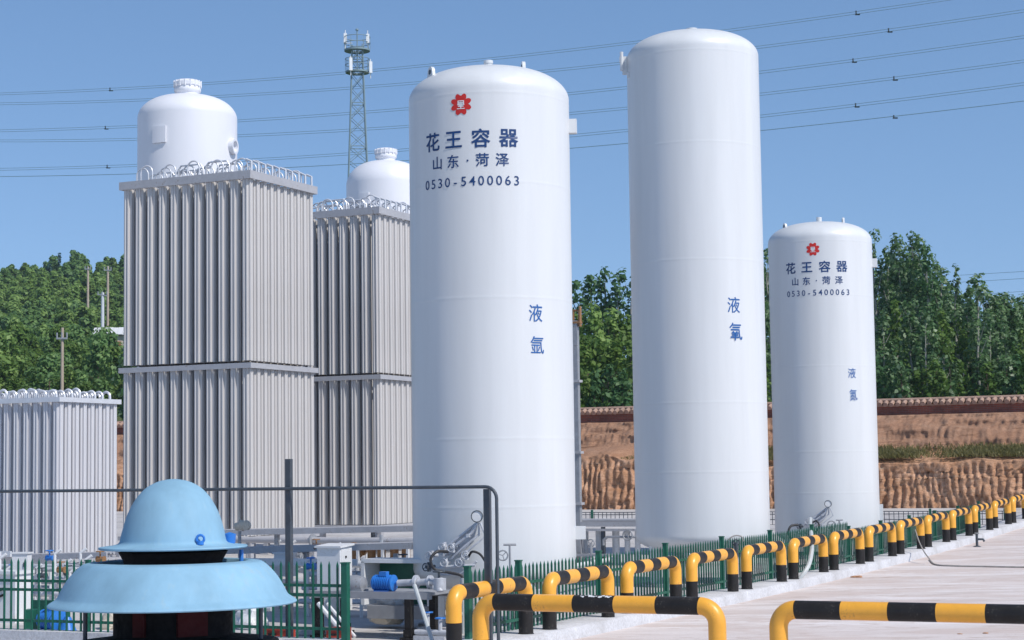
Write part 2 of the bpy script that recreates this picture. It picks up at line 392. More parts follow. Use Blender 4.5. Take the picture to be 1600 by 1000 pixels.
for (a0, a1) in ((-320, -61.9), (21.8, 320)):
    A2 = np.linspace(a0, a1, 60); Q = np.zeros((60, 5, 3))
    for j, (b, z) in enumerate(((72.0, .3), (72.6, 2.6), (74.7, 3.1), (76.1, 4.4), (77.7, 4.45))):
        bb = b + .4*vnoise(A2*.3, np.full_like(A2, j*1.), 2); Q[:, j, 0] = CS*A2 - SN*bb; Q[:, j, 1] = SN*A2 + CS*bb; Q[:, j, 2] = z
    grid_mesh('earth_bank', Q, M['earth'], smooth=False)
def sstep(t): t = min(1, max(0, t)); return t*t*(3-2*t)
def hill_z(x, y):
    a, b = to_site(x, y)
    f = sstep((8-x)/36.0)
    yy = min(y, 315)
    k = (yy-118)/190.0
    h = 0.0
    if k > 0: h = (2.4+(742-(655-205*k**.85))*yy/2900)-4.42; h = max(0, h)
    if y > 315: h -= (y-315)*.05
    h *= 1 + .05*math.sin(x*.09+1.3) + .02*math.sin(y*.07)
    return 4.42 + f*max(0, h)
na, nb = 110, 80
Aa = np.linspace(-330, 330, na); Bb = np.concatenate([np.linspace(77.5, 330, nb-14), np.linspace(350, 900, 14)]); P = np.zeros((na, nb, 3))
for i in range(na):
    for j in range(nb):
        p = S(Aa[i], Bb[j]); P[i, j] = (p.x, p.y, hill_z(p.x, min(p.y, 380)))
grid_mesh('hill_terrain', P, M['scrub'])

# grass on the ledge of the bank
def leaf_quads(C, N, size, aspect=1.5):
    """rhombus leaves at centres C facing N"""
    n = len(C); r = rng.normal(size=(n, 3)); N = N/np.maximum(1e-6, np.linalg.norm(N, axis=1, keepdims=True))
    U = np.cross(N, r); U /= np.maximum(1e-6, np.linalg.norm(U, axis=1, keepdims=True)); W = np.cross(N, U)
    s = (size*(.6+.8*rng.random(n)))[:, None]
    fold = N*s*.18
    V = np.stack([C-U*s*.5*aspect, C-W*s*.5+fold, C+U*s*.5*aspect, C+W*s*.5+fold], 1).reshape(-1, 3)
    return V, np.arange(n*4).reshape(n, 4)
def grass_patch(name, n, a0, a1, b0, b1, zf, h):
    a = a0+(a1-a0)*rng.random(n); b = b0+(b1-b0)*rng.random(n)
    keep = vnoise(a*.55, b*.9, 31)+.6*rng.random(n) > .72; a, b = a[keep], b[keep]; n = len(a)
    base = np.stack([CS*a-SN*b, SN*a+CS*b, np.array([zf(q) for q in b])], 1)
    hh = h*(.5+rng.random(n)); th = rng.random(n)*6.28; w = .015+.025*rng.random(n)
    d = np.stack([np.cos(th)*w, np.sin(th)*w, 0*w], 1); tip = base+np.stack([rng.normal(size=n)*.08, rng.normal(size=n)*.08, hh], 1)
    V = np.stack([base-d, base+d, tip+d*.3, tip-d*.3], 1).reshape(-1, 3)
    o = np_mesh(name, V, np.arange(n*4).reshape(n, 4), M['grass']); o['kind'] = 'stuff'
    return tag(o, 'dry green grass strip along the ledge of the red earth bank', 'grass')
grass_patch('ledge_grass', 60000, -40, 0, 72.7, 74.9, lambda b: 2.62+.45*(b-72.55)/2.2, .15)

# ------------------------------------------------------------------ tile-capped wall on the bank
w = site_thing('brick_wall', 'long dark red brick wall with clay tile coping above the earth bank', 'wall', 0, 77.4, 4.40)
mb = MB(); mb.box((-20, 0, .12), (84, .26, .64)); mb.build('brick_body', M['brick'], w)
mb = MB(); mb.box((-20, 0, .47), (84, .46, .06)); mb.build('coping_ledge', M['tile'], w)
mb = MB(); x = -60.0
while x < 20:
    r = .092+random.random()*.016; zz = .56+random.uniform(-.015, .02)
    for sgn in (-1, 1):
        mb.tube([(x, sgn*.02, zz+.09), (x+random.uniform(-.02, .02), sgn*.34, zz-.035)], r, 8)
    x += .265
mb.tube([(-60, 0, .72), (20, 0, .72)], .07, 8)
mb.build('tile_cap', M['tile'], w)

# ------------------------------------------------------------------ trees
def make_crown(name, clumps, leaf, per, mat, parent):
    Cs, Ns = [], []
    for (c, r) in clumps:
        n = max(8, int(per*(r[0]*r[1])))
        d = rng.normal(size=(n, 3)); d /= np.linalg.norm(d, axis=1, keepdims=True)
        q = (.35+.65*rng.random(n)**.5)[:, None]
        Cs.append(np.array(c)+d*q*np.array([r[0], r[0], r[1]])); Ns.append(d*1.1+rng.normal(size=(n, 3))*.45+np.array([0, 0, .6]))
    C = np.concatenate(Cs); N = np.concatenate(Ns); V, F = leaf_quads(C, N, leaf)
    return np_mesh(name, V, F, mat, parent)
def make_trunk(parent, H, r, mat, limbs=5, crown0=.25, spread=.5):
    mb = MB(); pts = [(0, 0, -.3)]
    for t in (.15, .35, .6, .85, .97): pts.append((random.uniform(-.05, .05)*H*.3, random.uniform(-.05, .05)*H*.3, H*t))
    mb.tube(pts, [r*1.15, r, r*.85, r*.6, r*.3, r*.1], 7)
    for k in range(limbs):
        t = crown0+(.9-crown0)*(k+.5)/limbs; a = random.random()*6.28
        e = Vector((math.cos(a)*spread, math.sin(a)*spread, H*min(.98, t+.14)))
        mb.tube([(0, 0, H*t), tuple(e*.55+Vector((0, 0, H*t*.45))), tuple(e)], [r*.35, r*.25, r*.08], 5)
    return mb.build('trunk', mat, parent)
def tree(name, label, cat, loc, H, W, kind='poplar', group=None, crown0=.12, bark='bark', leaf=.145, dens=1.0):
    """a crown of many clumps of leaves of W wide and H tall, from crown0*H upwards"""
    t = thing(name, label, cat, loc, random.random()*6.28, group)
    hw = W/2; clumps = []; ch = H*(1-crown0)
    n = int(14+ch*hw*5.0)
    for k in range(n):
        f = (k+random.random())/n
        if kind == 'poplar' or kind == 'dark_leaf': prof = (min(1, f*3.5+.35))*(1-max(0, f-.5)/.60)**.55
        else: prof = math.sqrt(max(.05, 1-(2*f-.9)**2))
        rr = hw*prof; a = random.random()*6.28; q = rr*(.25+.65*random.random())
        cr = max(.22, min(.85, hw*.42))*random.uniform(.65, 1.25)*(1 if f < .85 else .8)
        clumps.append(((math.cos(a)*q, math.sin(a)*q, H*crown0+ch*f*.96), (cr, cr*random.uniform(.9, 1.7))))
    make_crown('crown', clumps, leaf, 175*dens*(.18/leaf)**2, M[kind], t)
    make_trunk(t, H*.93, max(.06, H*.011), M[bark], 5, max(.2, crown0+.1), hw*.7)
    return t
PZ = 4.42
def tree_px(px, ytop, wpx, Y, kind, label, name='poplar_tree', cat='tree', group=None, **kw):
    p = at(px, ytop, Y); z0 = hill_z(p.x, p.y)
    return tree(name, label, cat, (p.x, p.y, z0-.05), max(1.0, p.z-z0), wpx*Y/FPX, kind, group, **kw)
G1 = 'tall poplars behind the smallest white tank'
for (x, y, wd) in ((1198, 378, 40), (1224, 350, 36), (1262, 366, 46), (1308, 349, 38), (1340, 346, 36)):
    tree_px(x, y, wd, 101+random.uniform(-2, 3), 'poplar', 'tall poplar whose top shows just above or beside the smallest white tank', group=G1)
for (x, y, wd, lb) in ((1366, 346, 36, 'tall slim poplar standing beside the edge of the smallest white tank'),
                       (1403, 361, 56, 'broad tall poplar forming the near shoulder of the high clump'),
                       (1427, 353, 50, 'tallest pointed poplar in the high clump on the bank'),
                       (1386, 378, 44, 'lower leafy poplar between the slim one and the broad shoulder of the clump'),
                       (1438, 364, 44, 'dense poplar just below the tallest point of the high clump'),
                       (1458, 390, 40, 'rounded poplar low on the slope of the high clump'),
                       (1448, 374, 50, 'poplar on the sloping side of the high clump'),
                       (1468, 402, 42, 'lower poplar at the outer foot of the high clump'),
                       (1491, 409, 27, 'narrow column poplar standing apart against the sky'),
                       (1525, 419, 46, 'bright slim poplar with bare pale trunk above the tiled wall')):
    tree_px(x, y, wd, 99+random.uniform(-3, 4) if x != 1525 else 89, 'poplar' if x != 1448 else 'dark_leaf', lb, crown0=.30 if x == 1525 else .1)
G0 = 'dark back row of the poplar belt'
for x in range(1186, 1840, 26):
    yt = 395 if x < 1480 else 455
    tree_px(x+random.uniform(-8, 8), yt+random.uniform(-8, 40), 62, 112+random.uniform(-3, 4), random.choice(['dark_leaf', 'poplar']), 'dark tree in the shaded back row of the poplar belt', 'dark_tree', group=G0, crown0=.02, leaf=.22)
G2 = 'medium poplars in the row behind the tiled wall'
for (x, y, wd) in ((1508, 446, 50), (1541, 442, 48), (1562, 452, 50), (1592, 458, 54), (1552, 452, 52), (1578, 456, 60), (1606, 470, 56), (1640, 462, 60), (1680, 455, 60), (1720, 450, 60), (1770, 440, 70), (1830, 440, 70)):
    tree_px(x, y, wd, 97+random.uniform(-3, 4), 'poplar', 'medium green poplar at the lower end of the tree row behind the tiled wall', group=G2)
G3 = 'young leafy trees right behind the tiled wall'
for (x, y, wd) in ((1192, 470, 44), (1378, 470, 44), (1398, 455, 46), (1422, 470, 46), (1446, 478, 44), (1470, 486, 44), (1496, 478, 42), (1545, 490, 44), (1570, 505, 40), (1598, 500, 44), (1630, 500, 44), (1670, 490, 50)):
    tree_px(x, y+random.uniform(-8, 14), wd, 90+random.uniform(-2.5, 3), random.choice(['poplar', 'light_leaf', 'poplar']), 'young leafy tree crowding close behind the tiled wall', 'young_tree', group=G3, crown0=.2)
G4 = 'low bushes along the foot of the tree row'
for k, x in enumerate(list(range(1368, 1640, 22))+[1190, 1660, 1690]):
    tree_px(x+random.uniform(-6, 6), 560+random.uniform(-12, 28), 42, 86.5+random.uniform(-.8, 1.2), random.choice(['light_leaf', 'dark_leaf', 'poplar']), 'low leafy bush growing against the back of the tiled wall', 'leafy_bush', 'bush', G4, crown0=.03, bark='bark_dark', leaf=.165)
G5 = 'dark trees behind between the two largest tanks'
for (x, y, wd) in ((902, 432, 40), (922, 420, 46), (944, 411, 44), (964, 416, 44), (988, 424, 44)):
    tree_px(x, y, wd, 118+random.uniform(-3, 4), 'dark_leaf', 'dark green tree at the back seen between the two largest white tanks', 'dark_tree', group=G5, crown0=.05, leaf=.22)
G6 = 'bright bushy trees between the two largest tanks'
for (x, y, wd) in ((900, 486, 56), (926, 478, 60), (952, 486, 60), (976, 492, 56), (912, 520, 50), (938, 532, 50), (962, 524, 54), (986, 530, 44)):
    tree_px(x, y, wd, (100 if y < 500 else 92)+random.uniform(-2, 2), 'light_leaf' if y > 500 else random.choice(['hill_leaf', 'light_leaf']), 'bright green bushy tree above the wall between the two largest tanks', 'bushy_tree', group=G6, crown0=.04, bark='bark_dark', leaf=.2)
for (x, y, wd) in ((905, 572, 44), (928, 580, 40), (950, 570, 44), (972, 578, 44)):
    tree_px(x, y, wd, 87, random.choice(['light_leaf', 'dark_leaf']), 'low bush touching the tiled wall between the two largest tanks', 'leafy_bush', 'bush', 'low bushes between the two largest tanks', crown0=.03, bark='bark_dark', leaf=.165)
for (x, y, wd) in ((1015, 440, 60), (1060, 430, 60), (1105, 425, 60), (1150, 410, 60)):
    tree_px(x, y, wd, 103, 'dark_leaf', 'tree hidden behind the tallest white tank', 'dark_tree', group='trees behind the tallest tank', crown0=.05, leaf=.26, dens=.6)
for x in range(205, 892, 43):
    tree_px(x+random.uniform(-10, 10), random.uniform(492, 540), 62, 96+random.uniform(-4, 5), random.choice(['poplar', 'dark_leaf', 'light_leaf']), 'tree of the row behind the wall hidden by the vaporizers and lettered tank', 'bushy_tree', group='trees behind the vaporizers', crown0=.06, bark='bark_dark', leaf=.24, dens=.7)
# hillside on the far side of the low vaporizer: shared crowns, nearest ones are things of their own
protos = []
for k in range(6):
    W, H = (4.6, 4.4) if k < 3 else (3.4, 5.2)
    clumps = []
    for q in range(26):
        f = (q+random.random())/26; prof = math.sqrt(max(.06, 1-(2*f-.75)**2)); a = random.random()*6.28; rr = W/2*prof*(.3+.6*random.random())
        clumps.append(((math.cos(a)*rr, math.sin(a)*rr, .3+H*f*.9), (.62*random.uniform(.7, 1.3), .6*random.uniform(.7, 1.2))))
    protos.append((clumps, W, H))
hill_kinds = ['hill_leaf', 'hill_leaf_dark', 'light_leaf']
def hill_tree(k, mat): 
    t = thing('hillside_tree', 'round green tree in the front rows of the wooded hillside', 'tree', (0, 0, 0), 0, 'front trees of the wooded hillside')
    make_crown('crown', protos[k][0], .24, 150, M[mat], t); make_trunk(t, protos[k][2]*.8, .09, M['bark_dark'], 4, .2, 1.2)
    return t
bank_of = [hill_tree(k, hill_kinds[k % 3]) for k in range(6)]
used = [False]*6; ti = 0
spots = []
for k in range(2600):
    Y = 128 + (k/2600)**.9*188; px = random.uniform(-130, 330)
    if 140 < px < 220 and 160 < Y < 222: continue
    p = at(px, 500, Y); p.z = hill_z(p.x, Y)
    mind = 2.5 if Y < 170 else 2.3
    if all((p.x-q.x)**2+(p.y-q.y)**2 > mind**2 for q in spots[-400:]): spots.append(p)
massV, massF, off = [], [], 0
mv = {}
for k in range(6):
    c, W, H = protos[k]; Cs, Ns = [], []
    for (cc, r) in c:
        n = int(95*r[0]*r[1])+10; d = rng.normal(size=(n, 3)); d /= np.linalg.norm(d, axis=1, keepdims=True)
        Cs.append(np.array(cc)+d*(.4+.6*rng.random((n, 1)))*np.array([r[0], r[0], r[1]])); Ns.append(d*1.1+rng.normal(size=(n, 3))*.45+np.array([0, 0, .6]))
    mv[k] = leaf_quads(np.concatenate(Cs), np.concatenate(Ns), .42)
mass = {m: ([], [], [0]) for m in hill_kinds}
nthing = 0
for q, p in enumerate(spots):
    sc = random.uniform(.7, 1.35); k = random.randrange(6); th = random.random()*6.28
    if p.y < 172:
        src = bank_of[k]; o = src if not used[k] else copy_tree(src); used[k] = True
        sc *= .8; o.location = (p.x, p.y, p.z-.15); o.scale = (sc, sc, sc*random.uniform(.85, 1.15)); o.rotation_euler = (0, 0, th); nthing += 1
    else:
        V, F = mv[k]; c, s = math.cos(th), math.sin(th); R = np.array([[c, -s, 0], [s, c, 0], [0, 0, 1]])
        mm = mass[hill_kinds[0 if vnoise(np.array([p.x*.12]), np.array([p.y*.12]), 41)[0] > .48 else 1] if random.random() < .85 else 'light_leaf']
        mm[0].append((V @ R.T)*(sc*.66)*np.array([1, 1, random.uniform(.7, 1.1)])+np.array(p)); mm[1].append(F+mm[2][0]); mm[2][0] += len(V)
for k in range(700):                                    # the hill goes on behind the vaporizers and the tanks
    Y = random.uniform(125, 312); p = at(random.uniform(330, 860), 500, Y); p.z = hill_z(p.x, Y); V, F = mv[k % 6]; sc = random.uniform(.75, 1.1); mm = mass['hill_leaf' if k % 3 else 'hill_leaf_dark']
    if p.z < 6: continue
    mm[0].append(V*sc+np.array(p)); mm[1].append(F+mm[2][0]); mm[2][0] += len(V)
for k in range(6):
    if not used[k]:
        for ch in list(bank_of[k].children): bpy.data.objects.remove(ch)
        bpy.data.objects.remove(bank_of[k])
for m, (v, f, _) in mass.items():
    if v:
        o = np_mesh('hillside_woodland', np.concatenate(v), np.concatenate(f), M[m]); tag(o, {'hill_leaf': 'mid green woodland covering the upper hillside', 'hill_leaf_dark': 'darker green woodland patches on the upper hillside', 'light_leaf': 'scattered pale green scrub of the upper hillside'}[m], 'woodland', kind='stuff')
# the odd tree on the ridge, its leaves tinted blue for distance haze, drawn out like a spire, and its low neighbour
def ridge_tree(px, ytop, ybase, wpx, label, spire):
    Y = 300; p = at(px, ytop, Y); b = at(px, ybase, Y)
    t = thing('ridge_tree', label, 'tree', (p.x, p.y, b.z), 0); H = p.z-b.z; W = wpx*Y/FPX; cl = []
    for k in range(22):
        f = (k+.5)/22; rr = W/2*((1-f)**.8 if spire else math.sqrt(max(.05, 1-(2*f-1)**2))); a = random.random()*6.28; q = rr*.6*random.random()
        cl.append(((math.cos(a)*q, math.sin(a)*q, H*f), (max(.22, rr*.5), max(.3, rr*.5))))
    make_crown('crown', cl, .30, 70, M['haze_leaf'], t); make_trunk(t, H*.9, .12, M['bark_dark'], 3, .3, .4)
ridge_tree(93, 397, 446, 13, 'thin spire tree in painted haze blue standing on the ridge of the hill', True)
ridge_tree(76, 412, 448, 22, 'small feathery tree in painted haze blue beside the spire tree on the ridge', False)

# utility poles and hut on the hill
def pole(px, y0, y1, Y, label, mat, arms, r=.14):
    p = at(px, y1, Y); q = at(px, y0, Y); t = thing('utility_pole', label, 'utility pole', (p.x, p.y, p.z-1.5)); H = q.z-p.z+1.5
    mb = MB(); mb.tube([(0, 0, -4), (0, 0, H)], [r*1.4, r], 10); mb.build('shaft', M[mat], t)
    for (dz, w, tl) in arms:
        mb = MB(); mb.box((0, -.12, H-dz), (w, .12, .12), 0, 0, ('Y', tl))
        for s in (-.45, 0, .45): mb.tube([(s*w, -.12, H-dz+.05), (s*w, -.12, H-dz+.4)], .06, 6)
        mb.build('crossarm', M['steel'], t)
pole(137, 417, 524, 238, 'tall bare concrete utility pole highest on the hillside', 'pole', [(.3, .8, 0)])
pole(168, 416, 566, 225, 'tall concrete utility pole beside the hut, nearest the tall vaporizer', 'pole', [(.5, .9, 0)])
pole(160, 457, 546, 205, 'whitish leaning utility pole standing in front of the hut', 'pole_white', [(.3, 1.1, .15)], .17)
pole(97, 512, 604, 127, 'concrete utility pole with insulators low on the hillside', 'pole', [(.75, .75, 0)], .10)
pole(54, 470, 505, 250, 'short pale post lost in the hillside trees', 'pole_white', [], .11)
c = at(172, 540, 212); hut = thing('hillside_hut', 'small hut with pale sheet roof on the wooded hillside', 'hut', (c.x+1.6, c.y, c.z-1.2), .1)
mb = MB(); mb.box((0, 0, .9), (5.6, 3.2, 2.6)); mb.build('wall', M['cream'], hut)
mb = MB()
for k in range(12): mb.box((-3.1+k*.56, -.95, 2.75+.03*(k % 2)), (.54, 2.3, .08), 0, 0, ('X', rad(24))); mb.box((-3.1+k*.56, 1.05, 2.75+.03*(k % 2)), (.54, 2.3, .08), 0, 0, ('X', rad(-24)))
mb.build('roof', M['white_paint'], hut)
mb = MB(); mb.box((-.6, -1.63, .6), (.9, .08, 1.9)); mb.build('door', M['brown'], hut)

# ------------------------------------------------------------------ telecom tower
tp = at(558, 60, 150); TZ = hill_z(tp.x, tp.y)
tw = thing('telecom_tower', 'slim lattice telecom tower with two ring platforms against the sky', 'tower', (tp.x, tp.y, TZ), rad(6))
HT = at(558, 72, 150).z-TZ
def tw_w(z): return 1.15*(1-z/HT)**1.15+.42
mb = MB(); lv = np.linspace(0, HT, 26); cn = [(-1, -1), (1, -1), (1, 1), (-1, 1)]
for (sx, sy) in cn: mb.tube([(sx*tw_w(z), sy*tw_w(z), z) for z in lv], .07, 6)
mb.build('leg_frame', M['tower'], tw)
mb = MB()
for i in range(len(lv)-1):
    z0, z1 = lv[i], lv[i+1]; zm = (z0+z1)/2
    for k in range(4):
        p, q = cn[k], cn[(k+1) % 4]
        mb.tube([(p[0]*tw_w(z0), p[1]*tw_w(z0), z0), (q[0]*tw_w(z1), q[1]*tw_w(z1), z1)], .034, 4)
        mb.tube([(q[0]*tw_w(z0), q[1]*tw_w(z0), z0), (p[0]*tw_w(z1), p[1]*tw_w(z1), z1)], .034, 4)
        if i % 3 == 0: mb.tube([(p[0]*tw_w(z0), p[1]*tw_w(z0), z0), (q[0]*tw_w(z0), q[1]*tw_w(z0), z0)], .045, 4)
mb.build('lattice_bracing', M['tower'], tw)
mb = MB(); mb.tube([(0.0, 0, HT-1.5), (0, 0, HT+1.3)], .05, 6); mb.lathe([(.0, HT+1.25), (.13, HT+1.3), (.13, HT+1.42), (0, HT+1.5)], 8); mb.build('lightning_rod', M['tower'], tw)
for zc, R in ((at(558, 112, 150).z-TZ, .98), (at(558, 78, 150).z-TZ, 1.06)):
    mb = MB(); mb.lathe([(.5, zc-.12), (R, zc-.12), (R, zc+.02), (.5, zc+.02), (.5, zc-.12)], 20)
    for h in (.55, 1.05): mb.tube(arc((0, 0, zc+h), R, 0, 2*math.pi, 20, (1, 0, 0), (0, 1, 0)), .03, 5, 0, False)
    for k in range(12): a = k*math.pi/6; mb.tube([(R*math.cos(a), R*math.sin(a), zc), (R*math.cos(a), R*math.sin(a), zc+1.05)], .025, 4)
    mb.build('ring_platform', M['tower'], tw)
for (px, y0, y1, dz) in ((548, 90, 110, -1.3), (579, 96, 114, -.4), (539.5, 52, 67, -.2), (574.5, 53, 67, -.5)):
    p0, p1 = at(px, y1, 150+dz), at(px, y0, 150+dz); mb = MB(); R = Matrix.Rotation(-rad(6), 3, 'Z')
    c = R @ (Vector((p0.x, p0.y, (p0.z+p1.z)/2))-Vector((tp.x, tp.y, TZ)))
    mb.box(c, (.26, .14, p1.z-p0.z), 0, random.uniform(-.6, .4)); mb.tube([(c.x, c.y+.14, c.z-.9), (c.x, c.y+.14, c.z+.7)], .04, 5); mb.tube([(c.x, c.y+.14, c.z-.4), (c.x*.4, c.y*.4, c.z-.4)], .03, 5)
    mb.build('antenna_panel', M['antenna'], tw)

# ------------------------------------------------------------------ power lines
# every line: photo survey points -> the vertical plane through the line's true course
P0, P1 = at(0, 500, 200), at(1600, 500, 152)
pd = (P1-P0); pd.z = 0; pl_len = pd.length; pd.normalize(); pn = Vector((-pd.y, pd.x, 0))
def on_plane(px, py):
    d = fw + crt*((px-800)/FPX) - cup*((py-500)/FPX); o = Vector((0, 0, CAM_Z))
    t = (P0-o).dot(pn)/d.dot(pn); q = o+d*t; return ((q-P0).dot(pd), q.z)
LINES = [
    ([(0, 145.6), (272, 135.6), (480, 120), (700, 98), (970, 69), (1170, 40.5), (1340, 19), (1488, 0)], [172, 1340], 2, 'topmost of the six power lines crossing the sky'),
    ([(0, 162), (240, 156), (480, 142), (640, 130), (970, 100), (1183, 73.4), (1390, 46.4), (1600, 17.5)], [1390], 2, 'second highest of the six power lines crossing the sky'),
    ([(0, 204), (214, 198), (480, 181.5), (640, 170), (970, 138), (1181, 113), (1333, 94.5), (1600, 58)], [165, 1333], 2, 'third highest of the six power lines crossing the sky'),
    ([(0, 220.4), (210, 217), (480, 207.6), (640, 197), (970, 171), (1183, 147), (1396, 122), (1600, 96)], [1396], 2, 'third lowest of the six power lines crossing the sky'),
    ([(0, 264.4), (186, 259.4), (480, 245), (640, 234), (970, 205), (1183, 181), (1335, 164), (1600, 132)], [168, 1335], 2, 'second lowest of the six power lines crossing the sky'),
    ([(0, 276), (184, 272), (480, 260), (700, 247), (970, 225), (1183, 204), (1394, 182), (1600, 158)], [1394], 1, 'lowest and darkest single wire of the six power lines')]
for pts, sps, nw, lb in LINES:
    q = [on_plane(*p) for p in pts]; co = np.polyfit([s for s, z in q], [z for s, z in q], 2)
    t = thing('power_line', lb, 'power line', P0, 0, 'power lines crossing the sky')
    for k in range(nw):
        e = (k-.5)*.22 if nw == 2 else 0
        mb = MB(); mb.tube([pd*s + Vector((0, 0, np.polyval(co, s)+e)) - Vector((0, 0, P0.z)) for s in np.linspace(-150, pl_len+120, 60)], .026 if nw == 2 else .036, 5, 0, False); mb.build('wire', M['wire'], t)
    for px in sps:
        s = on_plane(px, 100)[0]; z = np.polyval(co, s)-P0.z; c = pd*s
        mb = MB(); mb.box((c.x, c.y, z), (.10, .10, .36 if nw == 2 else .2)); mb.box((c.x+.12, c.y, z-.15), (.42, .10, .11)); mb.build('line_spacer', M['spacer'], t)
for k, (y0, y1) in enumerate(((427, 424), (438, 435), (459, 454))):
    p, q = at(1500, y0+3, 330), at(1720, y1-7, 320)
    mb = MB(); mb.tube([p+(q-p)*s for s in np.linspace(0, 1, 8)], .05, 4, 0, False)
    tag(mb.build('distant_power_line', M['wire']), ['highest', 'middle', 'lowest'][k]+' of three faint distant wires above the far end of the tree row', 'power line', 'faint distant wires')

# ------------------------------------------------------------------ writing
def glyphs(items, R, view_ang, mat, parent, name, off=.006, bold=.0):
    """items: (char, phi degrees to the viewer's right, z, size, sx). Each glyph is cut fine and laid round the shell"""
    bm = bmesh.new()
    for (ch, phi, z, size, sx) in items:
        cu = bpy.data.curves.new('glyph', 'FONT'); cu.body = ch; cu.size = 1.0; cu.offset = bold; cu.resolution_u = 3
        ob = bpy.data.objects.new('glyph', cu); COL.objects.link(ob)
        dg = bpy.context.evaluated_depsgraph_get(); me = bpy.data.meshes.new_from_object(ob.evaluated_get(dg))
        bpy.data.objects.remove(ob); bpy.data.curves.remove(cu)
        b = bmesh.new(); b.from_mesh(me); bpy.data.meshes.remove(me)
        xs = [v.co.x for v in b.verts]; ys = [v.co.y for v in b.verts]
        if not xs: b.free(); continue
        cx = (min(xs)+max(xs))/2; cy = (min(ys)+max(ys))/2 if ch not in '-·0123456789' else .36
        for k in range(-12, 13):
            bmesh.ops.bisect_plane(b, geom=b.verts[:]+b.edges[:]+b.faces[:], plane_co=(cx+k*.1, 0, 0), plane_no=(1, 0, 0))
        for v in b.verts:
            x = (v.co.x-cx)*size*sx; zz = z+(v.co.y-cy)*size; a = view_ang+rad(phi)+x/R
            v.co = ((R+off)*math.cos(a), (R+off)*math.sin(a), zz)
        tmp = bpy.data.meshes.new('tmp'); b.to_mesh(tmp); b.free(); bm.from_mesh(tmp); bpy.data.meshes.remove(tmp)
    me = bpy.data.meshes.new(name); bm.to_mesh(me); bm.free(); me.materials.append(mat)
    o = bpy.data.objects.new(name, me); COL.objects.link(o); o.parent = parent; return o
STROKES = {}
GAS = [[(.30, 1.0), (.20, .84), (.05, .70)], [(.25, .87), (.92, .87)], [(.25, .73), (.82, .73)], [(.12, .59), (.76, .59), (.775, .30), (.83, .10), (.91, .02), (.955, .06), (.97, .18)]]
STROKES['氧'] = GAS+[[(.27, .50), (.35, .41)], [(.60, .50), (.52, .41)], [(.17, .39), (.70, .39)], [(.20, .27), (.67, .27)], [(.09, .14), (.74, .14)], [(.435, .40), (.435, -.06)]]
STROKES['氮'] = GAS+[[(.40, .52), (.40, .42), (.33, .34), (.14, .26)], [(.40, .42), (.50, .34), (.66, .27)], [(.20, .46), (.25, .37)], [(.60, .47), (.53, .39)], [(.40, .25), (.40, .15), (.32, .05), (.10, -.06)], [(.40, .15), (.50, .05), (.72, -.05)], [(.18, .20), (.24, .10)], [(.62, .21), (.54, .12)]]
def strokes(ch, phi, z, size, R, view_ang, mat, parent, w=.085):
    """a character painted stroke by stroke, each stroke a hair above the one before it"""
    mb = MB()
    for k, st in enumerate(STROKES[ch]):
        pts = []
        for i in range(len(st)-1):
            n = max(2, int(math.hypot(st[i+1][0]-st[i][0], st[i+1][1]-st[i][1])/.08))
            for q in range(n): u = q/n; pts.append((st[i][0]*(1-u)+st[i+1][0]*u, st[i][1]*(1-u)+st[i+1][1]*u))
        pts.append(st[-1]); vs = []
        for i, (x, y) in enumerate(pts):
            a, b = pts[max(0, i-1)], pts[min(len(pts)-1, i+1)]; d = Vector((b[0]-a[0], b[1]-a[1])).normalized()
            for s_ in (-1, 1):
                xx = (x-d.y*w/2*s_-.5)*size*.92; yy = (y+d.x*w/2*s_-.47)*size; a_ = view_ang+rad(phi)+xx/R; r_ = R+.005+.0012*k
                vs.append((r_*math.cos(a_), r_*math.sin(a_), z+yy))
        mb.add(vs, [(2*i, 2*i+1, 2*i+3, 2*i+2) for i in range(len(pts)-1)])
    return mb.build('lettering', mat, parent, smooth=False)
def on_shell_patch(mb, polys, R, ang, zc, off):
    """flat outline polygons (x, y) fanned from their centre and laid round the shell"""
    for poly in polys:
        cx = sum(p[0] for p in poly)/len(poly); cy = sum(p[1] for p in poly)/len(poly)
        vs = [(cx, cy)]+list(poly); V = [((R+off)*math.cos(ang+x/R), (R+off)*math.sin(ang+x/R), zc+y) for x, y in vs]
        mb.add(V, [(0, i, i % len(poly)+1) for i in range(1, len(poly)+1)])
def ell(cx, cy, rx, ry, rot, n=18):
    return [(cx+rx*math.cos(t)*math.cos(rot)-ry*math.sin(t)*math.sin(rot), cy+rx*math.cos(t)*math.sin(rot)+ry*math.sin(t)*math.cos(rot)) for t in [2*math.pi*i/n for i in range(n)]]
